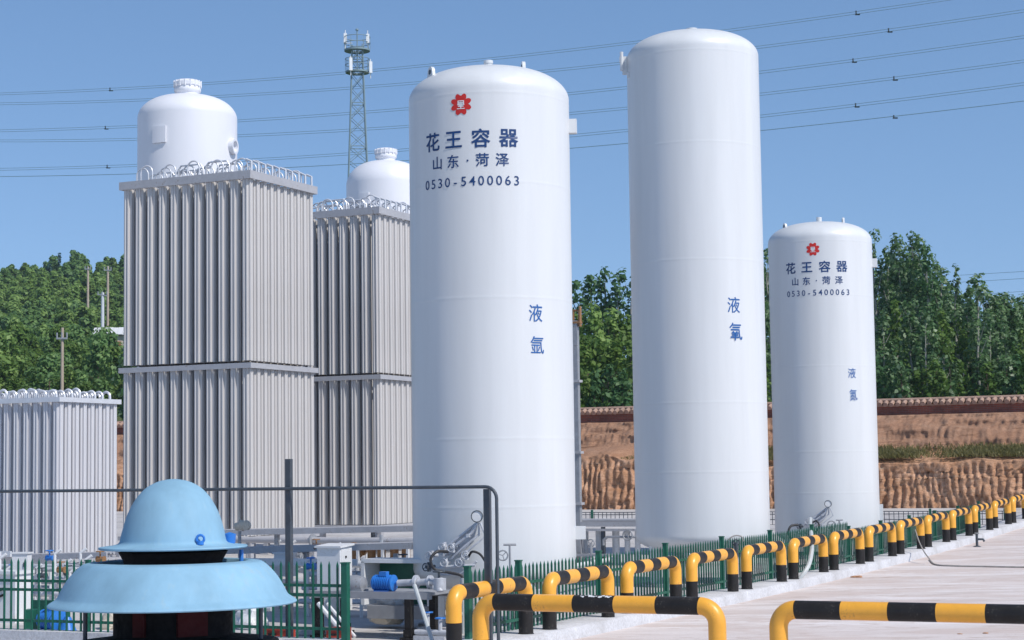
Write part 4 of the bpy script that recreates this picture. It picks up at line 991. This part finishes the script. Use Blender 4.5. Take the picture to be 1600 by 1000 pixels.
for k, b in enumerate(b0s):
    z = gz(b)+.17
    if p_post is None: p_post = fence_post(kf, (0, b-22.3, z), .95)
    else: o = p_post.copy(); COL.objects.link(o); o.parent = kf; o.location = (0, b-22.3, z); o.scale.z = 1 if b < 41 else .84
    if k < len(b0s)-1:
        L = b0s[k+1]-b-.08
        if k in (0, 1): panel = picket_panel(L, .86, .125, kf, (0, b-22.3+.04, z), (.14, .64))
        else:
            o = panel.copy(); COL.objects.link(o); o.parent = kf; o.location = (0, b-22.3+.04, z); o.scale.z = 1 if b < 41 else .82; o.rotation_euler = (math.atan((gz(b+2.9)-gz(b))/2.9), 0, 0)
ff = thing('palisade_fence', 'green palisade fence with double top rails behind the blue roof fan', 'fence', S(-12.84, 21.8, .0), SR+rad(90))
o = fence_post(ff, (0, 0, 0), 1.18, .09)
for k in range(4):
    picket_panel(2.05, 1.10, .125, ff, (0, .06+k*2.15, .05), (.25, .70, .83), .026, .022)
    o2 = o.copy(); COL.objects.link(o2); o2.parent = ff; o2.location = (0, 2.15*(k+1), 0); o2.scale = (.7, .7, 1)
fg = thing('mesh_fence', 'thin far dark green wire fence crossing in front of the earth bank', 'fence', S(-11.4, 61, gz(61)), SR+rad(90))
for k in range(12):
    mb = MB(); mb.box((0, 2.4*k, .22), (.07, .07, .62)); mb.build('post', M['green'], fg, smooth=False)
    mb = MB()
    for j in range(15): mb.box((0, 2.4*k+.16*(j+.5), .2), (.016, .02, .5))
    for z in (.0, .18, .36, .44): mb.box((0, 2.4*k+1.2, z), (.02, 2.3, .025))
    mb.build('wire_panel', M['dark_steel'], fg, smooth=False)

# ------------------------------------------------------------------ thin pipe on posts over the gate
pr = thing('pipe_gantry', 'thin dark pipe carried on slim posts across the yard entrance', 'pipe', S(-10.62, 21.92, 0), SR)
pts = [(-14, 0, 2.195), (-8.2, 0, 2.192), (-4, 0, 2.19), (-.16, 0, 2.19)]+[tuple(p) for p in arc((-.16+.0, 0, 2.03), .16, math.pi/2, 0, 6, (1, 0, 0), (0, 0, 1))][1:]+[(0, 0, .15)]
mb = MB(); mb.tube(pts, .023, 10); mb.build('pipe', M['dark_steel'], pr)
for (x, h) in ((-.165, 2.16), (-3.22, 2.60), (-8.6, 2.16)): mb = MB(); mb.box((x, .06, h/2), (.082, .075, h)); mb.box((x, .05, .01), (.24, .24, .02)); mb.build('post', M['dark_steel'], pr)

# ------------------------------------------------------------------ blue roof fan in the foreground
fa, fb = to_site(-1.83, 10.0)
fan = thing('roof_fan', 'pale blue mushroom roof fan with domed hat and wide skirt in the foreground', 'fan', (-1.83, 10.0, 1.50))
def loc(z): return z-1.50
def smooth_prof(pts, n=5):
    p = [pts[0]]+list(pts)+[pts[-1]]; out = []
    for i in range(1, len(p)-2):
        for k in range(n):
            u = k/n; out.append(tuple(.5*((2*p[i][c])+(p[i+1][c]-p[i-1][c])*u+(2*p[i-1][c]-5*p[i][c]+4*p[i+1][c]-p[i+2][c])*u*u+(3*p[i][c]-p[i-1][c]-3*p[i+1][c]+p[i+2][c])*u**3) for c in (0, 1)))
    out.append(pts[-1]); return out
prof = [(.25, 1.998), (.389, 1.996), (.394, 2.002), (.392, 2.009), (.32, 2.018), (.292, 2.026)]+smooth_prof([(.283, 2.036), (.268, 2.10), (.248, 2.17), (.222, 2.23), (.188, 2.285), (.143, 2.332), (.085, 2.364), (.03, 2.377), (0, 2.379)])
prof = [(r, z+.012*max(0, (2.379-z)/.37)) for r, z in prof]
mb = MB(); mb.lathe([(r, loc(z)) for r, z in prof], 72); mb.build('domed_hat', M['fan_blue'], fan, 50)
prof = [(.385, 1.85), (.39, 1.905), (.40, 1.917)]+smooth_prof([(.42, 1.920), (.452, 1.912), (.492, 1.889), (.545, 1.834), (.580, 1.780), (.600, 1.742), (.614, 1.722), (.648, 1.700), (.657, 1.690)], 4)+[(.653, 1.684), (.60, 1.712), (.55, 1.78), (.47, 1.86), (.385, 1.85)]
prof = [(r, min(z+.03, 1.936+.1*max(0, .46-r))) for r, z in prof]
mb = MB(); mb.lathe([(r, loc(z)) for r, z in prof], 80); mb.build('skirt', M['fan_blue'], fan, 50)
mb = MB(); mb.lathe([(r, loc(z)) for r, z in ((.0, 1.85), (.27, 1.85), (.26, 1.94), (.29, 1.994), (.0, 1.994))], 40); mb.build('fan_throat', M['fan_dark'], fan)
mb = MB(); mb.lathe([(r, loc(z)) for r, z in ((.315, 1.52), (.315, 1.86), (.0, 1.86))], 48); mb.build('drum', M['fan_dark'], fan)
for q in (-112, -62, 150, 40):
    mb = MB(); mb.box((.318*math.cos(rad(q)), .318*math.sin(rad(q)), loc(1.64)), (.03, .07 if q != -62 else .16, .15), 0, rad(q)); mb.build('motor_cover', M['rust_red'], fan)
mb = MB(); mb.lathe([(r, loc(z)) for r, z in ((.30, 1.50), (.56, 1.50), (.56, 1.515), (.40, 1.535), (.315, 1.55))], 48); mb.build('base_flange', M['fan_dark'], fan)
for k in range(3):
    q = rad(-2+91*k)+(rad(0) if k != 3 else rad(-60)); mb = MB(); mb.tube([(.47*math.cos(q), .47*math.sin(q), loc(1.51)), (.47*math.cos(q), .47*math.sin(q), loc(1.86))], .012, 8); mb.build('stay_rod', M['dark_steel'], fan)
for q in (-52, 128):
    mb = MB(); c = Vector((.30*math.cos(rad(q)), .30*math.sin(rad(q)), loc(2.035))); mb.tube([c, c+Vector((0, 0, .02))], .018, 10); mb.tube(arc(c+Vector((0, 0, .03)), .02, 0, 6.283, 12, (1, 0, 0), (0, 0, 1)), .007, 6, 0, False); mb.build('eye_bolt', M['motor_blue'], fan)
for q in (8,):
    mb = MB(); c = Vector((.36*math.cos(rad(q)), .36*math.sin(rad(q)), 0)); mb.tube([(c.x, c.y, loc(1.88)), (c.x, c.y, loc(1.995))], .012, 8); mb.lathe([(0, -.03), (.03, -.03), (.035, .02), (0, .03)], 12, 0, (c.x*.83, c.y*.83, loc(2.06))); mb.build('hinge_stay', M['motor_blue'], fan)
tag(MB().lathe([(.62, -.1), (.62, 1.48), (.60, 1.50), (0, 1.50)], 40, 0, (-1.83, 10.0, 0)).build('concrete_shaft', M['kerb']), 'round concrete ventilation shaft under the blue roof fan', 'shaft')

# ------------------------------------------------------------------ yard equipment
cb = site_thing('control_cabinet', 'white upright control cabinet behind the green front fence', 'cabinet', -14.62, 24.5)
mb = MB(); mb.box((0, 0, .80), (.40, .36, .96)); mb.build('cabinet_body', M['white_paint'], cb, smooth=False)
mb = MB(); mb.box((0, 0, 1.297), (.46, .42, .03), 0, 0, ('X', rad(4))); mb.build('cabinet_roof', M['white_paint'], cb, smooth=False)
mb = MB(); mb.box((.202, 0, .82), (.012, .30, .86)); mb.build('door', M['white_paint'], cb, smooth=False)
mb = MB(); mb.box((.212, -.02, 1.13), (.02, .03, .03)); mb.build('door_handle', M['black'], cb)
mb = MB()
for x in (-.15, .15):
    for y in (-.13, .13): mb.box((x, y, .16), (.05, .05, .32))
mb.build('stand', M['steel'], cb)
mb = MB(); mb.tube(arc((-.25, -.1, 1.16), .12, -1.5, 2.2, 12, (0, 1, 0), (0, 0, 1)), .02, 6); mb.build('cable_loop', M['rubber'], cb)

def motor(parent, c, ax=(1, 0, 0), s=1.0):
    """finned electric motor with terminal box and feet, axis along ax"""
    ax = Vector(ax); c = Vector(c); mb = MB()
    prof = [(0, -.26*s), (.10*s, -.26*s), (.15*s, -.22*s)]
    for k in range(9): z = -.19*s+k*.042*s; prof += [(.145*s, z), (.168*s, z+.004), (.168*s, z+.018*s), (.145*s, z+.022*s)]
    prof += [(.15*s, .20*s), (.17*s, .215*s), (.17*s, .25*s), (.07*s, .27*s), (.03*s, .27*s), (.03*s, .36*s), (0, .36*s)]
    mb.lathe(prof, 28, 0, c, ax); mb.box(c+Vector((0, 0, -.17*s)), (.34*s, .26*s, .05*s)); o = mb.build('motor', M['motor_blue'], parent, 30)
    mb = MB(); mb.box(c+Vector((0.02, -.02, .19*s)), (.16*s, .14*s, .09*s)); mb.build('terminal_box', M['motor_blue'], o)
sk = site_thing('pump_skid', 'grey pump skid with blue electric motor on black legs inside the gate', 'pump', -13.4, 23.6)
mb = MB(); mb.box((-.1, 0, .63), (2.0, .09, .10)); mb.box((-.1, .75, .63), (2.0, .09, .10)); mb.box((-.1, .375, .655), (2.0, .7, .04)); mb.build('frame', M['grey_pad'], sk, smooth=False)
for (x, y) in ((.55, 0), (-.95, 0), (.55, .75), (-.95, .75)): mb = MB(); mb.box((x, y, .29), (.10, .10, .58)); mb.box((x, y, .02), (.2, .2, .04)); mb.box((x, y, .10), (.13, .13, .1)); mb.build('leg', M['black'], sk, smooth=False)
motor(sk, (.08, .1, .80), (1, 0, 0), .70)
mb = MB(); mb.lathe([(0, -.12), (.13, -.12), (.14, .0), (.11, .12), (0, .14)], 20, 0, (-.38, .12, .77), (1, 0, 0)); mb.box((-.38, .1, .68), (.3, .2, .05)); mb.build('pump_head', M['steel'], sk)
mb = MB(); mb.tube([(.32, .1, .80), (.75, .1, .82), (.95, .05, .83), (1.05, -.02, .82), (1.08, -.05, .70)], .05, 10)
for x in (.62, .85): mb.lathe([(.05, -.02), (.10, -.02), (.10, .02), (.05, .02)], 14, 0, (x, .09, .82), (1, 0, 0))
mb.lathe([(0, -.1), (.09, -.08), (.09, .08), (0, .1)], 14, 0, (1.05, 0, .80)); mb.build('suction_pipe', M['steel_bright'], sk)
mb = MB(); wheel(mb, (1.05, -.02, .98), (0, 0, 1), .08); mb.tube([(1.05, -.02, .8), (1.05, -.02, .98)], .018, 8); mb.build('hand_wheel', M['dark_steel'], sk)
mb = MB(); mb.tube([(-.9, -.1, .5), (-.35, -.25, .05)], .035, 8); mb.tube([(-.75, -.1, .5), (-.2, -.25, .05)], .025, 8); mb.build('brace_pipe', M['white_paint'], sk)
hb_ = site_thing('pump_hood', 'white framed open box with dark green inside behind the blue motor', 'hood', -14.1, 25.3)
mb = MB(); mb.box((.25, 0, 1.04), (1.25, .5, .06)); mb.box((-.35, 0, .7), (.06, .5, .66)); mb.box((.85, 0, .7), (.16, .5, .66)); mb.box((.25, .27, .65), (1.25, .03, .76)); mb.build('frame', M['white_paint'], hb_, smooth=False)
mb = MB(); mb.box((.22, .23, .66), (1.05, .03, .66)); mb.build('lining', M['green'], hb_, smooth=False)
mb = MB(); mb.box((.25, .0, .26), (1.1, .4, .2)); mb.build('plinth', M['grey_pad'], hb_, smooth=False)
# crumpled white sack and red pieces on the floor
def lump(name, a, b, d, mat, label, cat, seed, z0=.0, n=3):
    bm = bmesh.new(); bmesh.ops.create_icosphere(bm, subdivisions=n, radius=1.0); r_ = random.Random(seed); ph = [r_.uniform(0, 6.28) for _ in range(6)]
    for v in bm.verts:
        c = v.co.copy(); f = 1+.16*math.sin(4*c.x+ph[0])+.13*math.sin(5*c.y+3*c.z+ph[1])+.10*math.sin(9*c.x+7*c.y+ph[2])+.06*math.sin(14*c.z+11*c.y+ph[3])
        v.co = Vector((c.x*d[0]*f, c.y*d[1]*f, max(-d[2]*.55, c.z*d[2]*f)+d[2]*.55))
    me = bpy.data.meshes.new(name); bm.to_mesh(me); bm.free(); me.materials.append(mat); o = bpy.data.objects.new(name, me); COL.objects.link(o); o.location = S(a, b, gz(b)+z0); o.rotation_euler = (0, 0, SR+r_.uniform(-.3, .3))
    for p in me.polygons: p.use_smooth = r_.random() < .6
    return tag(o, label, cat)
lump('white_sack', -14.35, 25.6, (.36, .25, .24), M['white_paint'], 'crumpled white sack lying under the pump skid', 'sack', 5, .28)
lump('cardboard_bundle', -14.2, 25.4, (.34, .2, .17), M['cream'], 'beige bundle on the floor below the white sack', 'bundle', 8, .06)
for k, (a, b, w_, lb) in enumerate(((-14.62, 22.9, .42, 'red plastic crate on the floor behind the fence pickets'), (-13.72, 23.1, .24, 'small red plastic tray on the floor just inside the gate post'))):
    t = site_thing('red_crate', lb, 'crate', a, b); mb = MB(); h = .2
    mb.box((0, 0, .02), (w_, .26, .03)); mb.box((0, -.12, h/2), (w_, .02, h)); mb.box((0, .12, h/2), (w_, .02, h)); mb.box((-w_/2, 0, h/2), (.02, .26, h)); mb.box((w_/2, 0, h/2), (.02, .26, h)); mb.box((0, -.135, h-.02), (w_+.04, .02, .03)); mb.build('crate_body', M['red'], t, smooth=False)
    mb = MB(); mb.box((0, -.15, h*.55), (w_*.3, .015, .03)); mb.build('handle', M['black'], t)
# leaning pale rod beside the lettered tank
mb = MB(); mb.tube([at(648, 915, 25.0), at(676, 1003, 23.9)], .028, 8); tag(mb.build('leaning_rod', M['hose_grey']), 'pale pole leaning from the skid pipework towards the gate floor', 'pole')
# valve cluster low at the leg of the lettered tank
vv = site_thing('valve_cluster', 'small cluster of bright valves on the floor by the leg of the lettered tank', 'valve', -12.55, 23.6)
mb = MB(); mb.tube([(-.2, 0, .12), (.35, 0, .12)], .04, 10); mb.tube([(0, 0, .1), (0, 0, .38)], .03, 8); mb.tube([(.2, 0, .1), (.2, 0, .3)], .03, 8); mb.box((0.05, 0, .04), (.5, .14, .06)); mb.build('pipe', M['steel_bright'], vv)
for x, z in ((0, .4), (.2, .32)): mb = MB(); wheel(mb, (x, 0, z), (0, 0, 1), .07); mb.build('hand_wheel', M['motor_blue'], vv)
# cable trays and pipe bridges in front of the vaporizers
def tray(label, a0, a1, b, z, w, slats=True, slope=0.0, mat='frame_grey', name='cable_tray', legs=2):
    t = site_thing(name, label, 'cable tray', (a0+a1)/2, b); L = a1-a0
    mb = MB(); mb.box((0, -w/2, z), (L, .04, .11), 0, 0, ('Y', -slope)); mb.box((0, w/2, z), (L, .04, .11), 0, 0, ('Y', -slope)); mb.build('side_rail', M[mat], t, smooth=False)
    if slats:
        mb = MB(); n = int(L/.22)
        for k in range(n): x = -L/2+(k+.5)*L/n; mb.box((x, 0, z-.03+slope*x), (.07, w, .03))
        mb.tube([(-L/2, .02, z+.03-slope*L/2), (L/2, .02, z+.03+slope*L/2)], .035, 8); mb.tube([(-L/2, -.08, z+.03-slope*L/2), (L/2, -.08, z+.03+slope*L/2)], .025, 8); mb.build('rung', M[mat], t)
    for k in range(legs):
        x = -L/2+L*(k+.5)/legs; mb = MB(); mb.box((x, 0, z/2-.04), (.08, .08, z-.08)); mb.build('leg', M['steel'], t, smooth=False)
tray('grey cable tray running behind the white cabinet below the tall vaporizers', -21.5, -15.2, 31.2, 1.30, .5, True, .02)
tray('lower grey cable tray passing behind the cabinet, nearer than the upper tray', -20.4, -14.9, 28.6, 1.06, .4, True, .03, legs=3)
tray('bright white duct behind the skid running level with the cabinet top', -21.0, -16.2, 27.8, .86, .22, False, 0, 'white_paint', 'cable_duct', 3)
tray('pale cable tray in front of the low vaporizer with shiny lid', -27.0, -22.2, 29.0, .83, .4, True, .03, 'frame_grey', legs=3)
tray('white lidded duct at the outer end of the low vaporizer', -26.6, -24.3, 28.4, .92, .3, False, 0, 'white_paint', 'cable_duct', 2)
cs_ = site_thing('compressor_skid', 'white frame holding brown cylinders behind the pump skid', 'compressor', -16.75, 30)
mb = MB(); mb.box((0, 0, 1.06), (1.1, .5, .07)); mb.box((0, -.22, .76), (1.1, .06, .06)); mb.box((0, -.22, .42), (1.1, .06, .06))
for x in (-.52, .0, .52): mb.box((x, -.22, .55), (.05, .05, 1.1))
mb.build('frame', M['white_paint'], cs_, smooth=False)
for x in (-.36, -.15, .12, .36): mb = MB(); mb.tube([(x, 0, .35), (x, 0, 1.0)], .08, 14); mb.build('cylinder', M['brown'], cs_)
bv = site_thing('relief_valve', 'brown flanged valve body between the cabinet and the white frame', 'valve', -17.4, 30)
mb = MB(); mb.lathe([(0, -.2), (.09, -.2), (.09, -.14), (.05, -.12), (.13, 0), (.05, .12), (.09, .14), (.09, .2), (0, .2)], 20, 0, (0, 0, .95), (0, 1, 0)); mb.lathe([(.06, 0), (.17, .02), (.17, .06), (.06, .08)], 20, 0, (0, -.2, .95), (0, 1, 0)); mb.build('valve_body', M['brown'], bv)
mb = MB(); mb.tube([(0, 0, 0), (0, 0, .9)], .05, 10); mb.tube([(.5, 0, 0), (.5, 0, 1.25)], .035, 8); mb.tube([(-.25, 0, 0), (-.25, 0, .95)], .03, 8); mb.build('stand_pipe', M['steel'], bv)
ys = site_thing('valve_stand', 'thin stand pipe topped by a yellowish valve in front of the tall vaporizer', 'valve', -18.0, 27.0)
mb = MB(); mb.tube([(0, 0, 0), (0, 0, 1.42)], .03, 8); mb.box((0, 0, .02), (.2, .2, .04)); mb.build('stand_pipe', M['steel'], ys)
mb = MB(); mb.lathe([(0, -.12), (.07, -.12), (.07, -.07), (.10, 0), (.07, .07), (.07, .12), (0, .12)], 16, 0, (.05, 0, 1.52), (1, 0, .2)); mb.tube([(.0, 0, 1.5), (-.02, 0, 1.78)], .014, 6); mb.lathe([(0, -.05), (.08, -.03), (.08, .03), (0, .05)], 12, 0, (.16, -.03, 1.52), (0, 1, 0)); mb.build('valve_body', M['cream'], ys)
# far-left group behind the front fence
p = at(88, 965, 29); lm = site_thing('pump_skid', 'blue electric motor low on a pale plinth by the green guard behind the front fence', 'pump', *to_site(p.x, p.y))
mb = MB(); mb.box((0.2, 0, -.02), (1.5, .6, .08)); mb.build('plinth', M['white_paint'], lm, smooth=False)
motor(lm, (-.02, -.1, .2), (.9, -.3, 0), .95)
mb = MB(); mb.lathe([(.15, 0), (.05, .24)], 18, 0, (.38, -.2, .02)); mb.build('coupling_guard', M['motor_blue'], lm)
mb = MB(); mb.box((-.30, .25, .30), (.7, .05, .34)); mb.box((-.42, -.05, .2), (.2, .3, .3), 0, .5); mb.build('belt_guard', M['green'], lm, smooth=False)
wc = site_thing('control_cabinet', 'wide pale cabinet with black grip marks at the outer end of the front fence', 'cabinet', -21.05, 24.6)
mb = MB(); mb.box((0, 0, .40), (.75, .4, .80)); mb.build('cabinet_body', M['white_paint'], wc, smooth=False)
mb = MB(); mb.box((0, 0, .825), (.82, .48, .05)); mb.build('cabinet_roof', M['white_paint'], wc, smooth=False)
for z in (.42, .52): mb = MB(); mb.tube([(.02, -.22, z), (.16, -.22, z+.05)], .02, 6); mb.build('door_handle', M['black'], wc)
# pipe manifolds between the fence and the low vaporizer, and behind the pump skid
def pipe_group(label, a, b, seed):
    r_ = random.Random(seed); t = site_thing('pipe_manifold', label, 'pipes', a, b); mb = MB()
    for k in range(3): z = .25+.22*k; mb.tube([(-1.2, .1*k, z), (1.2, .1*k, z+.02)], .045, 10)
    mb.build('header_pipe', M['steel_bright'], t); mb = MB()
    for k in range(7): x = -1.05+k*.35; h = r_.uniform(.6, 1.0); mb.tube([(x, 0, 0), (x, 0, h), (x+.1, .05, h+.08)], .03, 8)
    mb.build('riser_pipe', M['white_paint'], t)
    for k in range(5): x = -.9+k*.44; mb = MB(); z = r_.uniform(.5, .95); mb.lathe([(0, -.08), (.06, -.08), (.04, 0), (.06, .08), (0, .08)], 12, 0, (x, -.1, z), (1, 0, 0)); wheel(mb, (x, -.12, z+.14), (0, 0, 1), .07); mb.tube([(x, -.12, z), (x, -.12, z+.14)], .015, 6); mb.build('valve', r_.choice([M['dark_steel'], M['steel'], M['motor_blue'], M['brown']]), t)
pipe_group('bright pipe manifold under the trays below the blue fan skirt', -18.6, 26.4, 1)
pipe_group('pipe manifold with small valves in front of the tall vaporizer base', -19.3, 31.8, 2)
pipe_group('pipe manifold with valves in front of the half hidden vaporizer base', -16.7, 33.0, 3)
pipe_group('pipe manifold in front of the low pale vaporizer base', -23.4, 28.2, 4)

pipe_group('pipe manifold with small valves standing just behind the skid motor', -15.6, 27.0, 6)
pipe_group('pipe manifold low in front of the white duct by the cabinet', -17.4, 25.2, 7)
pipe_group('pipe manifold between the low vaporizer and the blue fan', -21.6, 27.4, 8)
pipe_group('pipe manifold near the outer end of the front fence', -23.6, 26.2, 9)
def gas_line(label, pts, r, mat):
    t = thing('gas_pipe', label, 'pipe', S(pts[0][0], pts[0][1], 0), SR); o = Vector((pts[0][0], pts[0][1], 0)); mb = MB(); mb.tube([Vector(p)-o for p in pts], r, 10); mb.build('pipe', M[mat], t)
    for p in pts[1:-1]:
        mb = MB(); q = Vector(p)-o; mb.tube([(q.x, q.y, 0), (q.x, q.y, q.z)], .03, 8); mb.build('support', M['steel'], t)
    for k in range(len(pts)-1):
        a, b = Vector(pts[k])-o, Vector(pts[k+1])-o; d = (b-a).normalized(); mb = MB(); mb.lathe([(r, -.02), (r*2, -.02), (r*2, .02), (r, .02)], 14, 0, (a+b)/2, d); mb.build('flange', M['steel'], t)
gas_line('pale pipe on low supports leading from the lettered tank towards the vaporizers', [(-13.6, 26.6, .55), (-15.5, 27.6, .55), (-18, 29.6, .6), (-21, 33, .7)], .05, 'steel_bright')
gas_line('white pipe on supports running under the grey cable trays', [(-14.2, 28.8, .72), (-16.5, 29.3, .74), (-19, 29.8, .74), (-22.5, 30.0, .76)], .06, 'white_paint')
gas_line('grey pipe along the feet of the two-tier vaporizers', [(-16.2, 34.5, .95), (-19.5, 34.6, .95), (-23, 34.8, .95), (-26, 35, .95)], .07, 'frame_grey')
gas_line('white pipe on supports between the tallest and the lettered tank', [(-14.0, 29.5, .55), (-14.3, 32.5, .55), (-14.6, 35.5, .55)], .05, 'white_paint')
def box_cab(label, a, b, w, d, h, rz=0.0):
    t = thing('junction_box', label, 'box', S(a, b, gz(b)), SR+rz); mb = MB(); mb.box((0, 0, h-.2), (w, d, .4)); mb.box((0, 0, h+.012), (w+.05, d+.05, .025)); mb.build('box_body', M['white_paint'], t, smooth=False)
    mb = MB(); mb.box((-w*.3, 0, (h-.4)/2), (.05, .05, h-.4)); mb.box((w*.3, 0, (h-.4)/2), (.05, .05, h-.4)); mb.build('stand', M['steel'], t); mb = MB(); mb.box((w*.32, -d/2-.012, h-.2), (.03, .02, .08)); mb.build('handle', M['black'], t)
box_cab('small white junction box on two legs beside the brown flanged valve', -17.9, 28.3, .34, .2, .98)
box_cab('small white junction box on two legs by the base of the low vaporizer', -22.9, 27.2, .3, .2, 1.0, .3)
# bags and offcuts left on the floor
lump('white_bag', -16.2, 24.6, (.30, .22, .2), M['white_paint'], 'white plastic bag lying on the floor behind the front fence pickets', 'bag', 31)
lump('white_bag', -18.4, 24.0, (.24, .2, .16), M['cream'], 'cream plastic bag on the floor beside the fan drum', 'bag', 32)

# ------------------------------------------------------------------ small things on the apron
def ground_path(pts, r, mat, name, label, cat):
    P_ = []
    for (x, y) in pts:
        d = fw + crt*((x-800)/FPX) - cup*((y-500)/FPX); tt = -CAM_Z/d.z
        for _ in range(6):
            q = d*tt; a, b = to_site(q.x, q.y); tt = (gz(b)+.02-CAM_Z)/d.z
        P_.append(Vector((q.x, q.y, gz(b)+.02)))
    o = hose(None, P_, r, mat, name); return tag(o, label, cat)
q0 = at(1428, 828, 46.5)
ca = [(1452, 874), (1462, 882), (1490, 884), (1540, 885), (1600, 886), (1660, 886)]
ground_path(ca, .018, M['cable'], 'loose_cable', 'thin loose cable snaking across the bare concrete apron', 'cable')
o = hose(None, [at(1430, 828, 46.0), at(1436, 846, 45.0), at(1444, 862, 44.0), at(1452, 873, 43.5)], .016, M['cable'], 'draped_cable'); tag(o, 'thin cable draped from a kerb guard rail down to the apron', 'cable')
c = at(1527, 862, 50); a_, b_ = to_site(c.x, c.y); tp_ = thing('stand_tap', 'small dark stand tap beside the far part of the kerb', 'tap', S(a_, b_, gz(b_)), SR)
mb = MB(); mb.tube([(0, 0, -.02), (0, 0, .34)], .035, 10); mb.tube([(0, 0, .2), (.16, 0, .2), (.2, 0, .14)], .03, 8); mb.lathe([(.06, -.02), (.12, 0), (.06, .03)], 12); mb.build('tap_body', M['dark_steel'], tp_)
mb = MB(); wheel(mb, (0, 0, .36), (0, 0, 1), .06); mb.build('tap_handle', M['steel'], tp_)
for k, (px, py, s_) in enumerate(((1335, 905, .055), (1540, 990, .022), (1500, 991, .018))):
    d = fw + crt*((px-800)/FPX) - cup*((py-500)/FPX); q = d*(-CAM_Z/d.z); a_, b_ = to_site(q.x, q.y); a_ = max(a_, -10.4)
    lump('earth_clod', a_, b_, (s_*2.2, s_*1.2, s_*.5), M['earth'], ['flat brown clod of earth lying at the foot of the kerb', 'small brown crumb below the lone front rail', 'tiny brown crumb beside the lone front rail'][k], 'clod', 20+k, .0, 2)

# ------------------------------------------------------------------ the blue air over the far hill and the tower
hz = bpy.data.materials.new('haze_air'); hz.use_nodes = True; hn = hz.node_tree; hn.nodes.clear()
ho = hn.nodes.new("ShaderNodeOutputMaterial"); pv = hn.nodes.new("ShaderNodeVolumePrincipled")
pv.inputs['Color'].default_value = (.78, .87, 1.0, 1); pv.inputs['Density'].default_value = .00026; pv.inputs['Anisotropy'].default_value = .2
hn.links.new(pv.outputs[0], ho.inputs['Volume'])
hb = MB(); hb.box((0, 420, 34), (1400, 1100, 82)); tag(hb.build('haze', hz, None, smooth=False), kind='stuff')
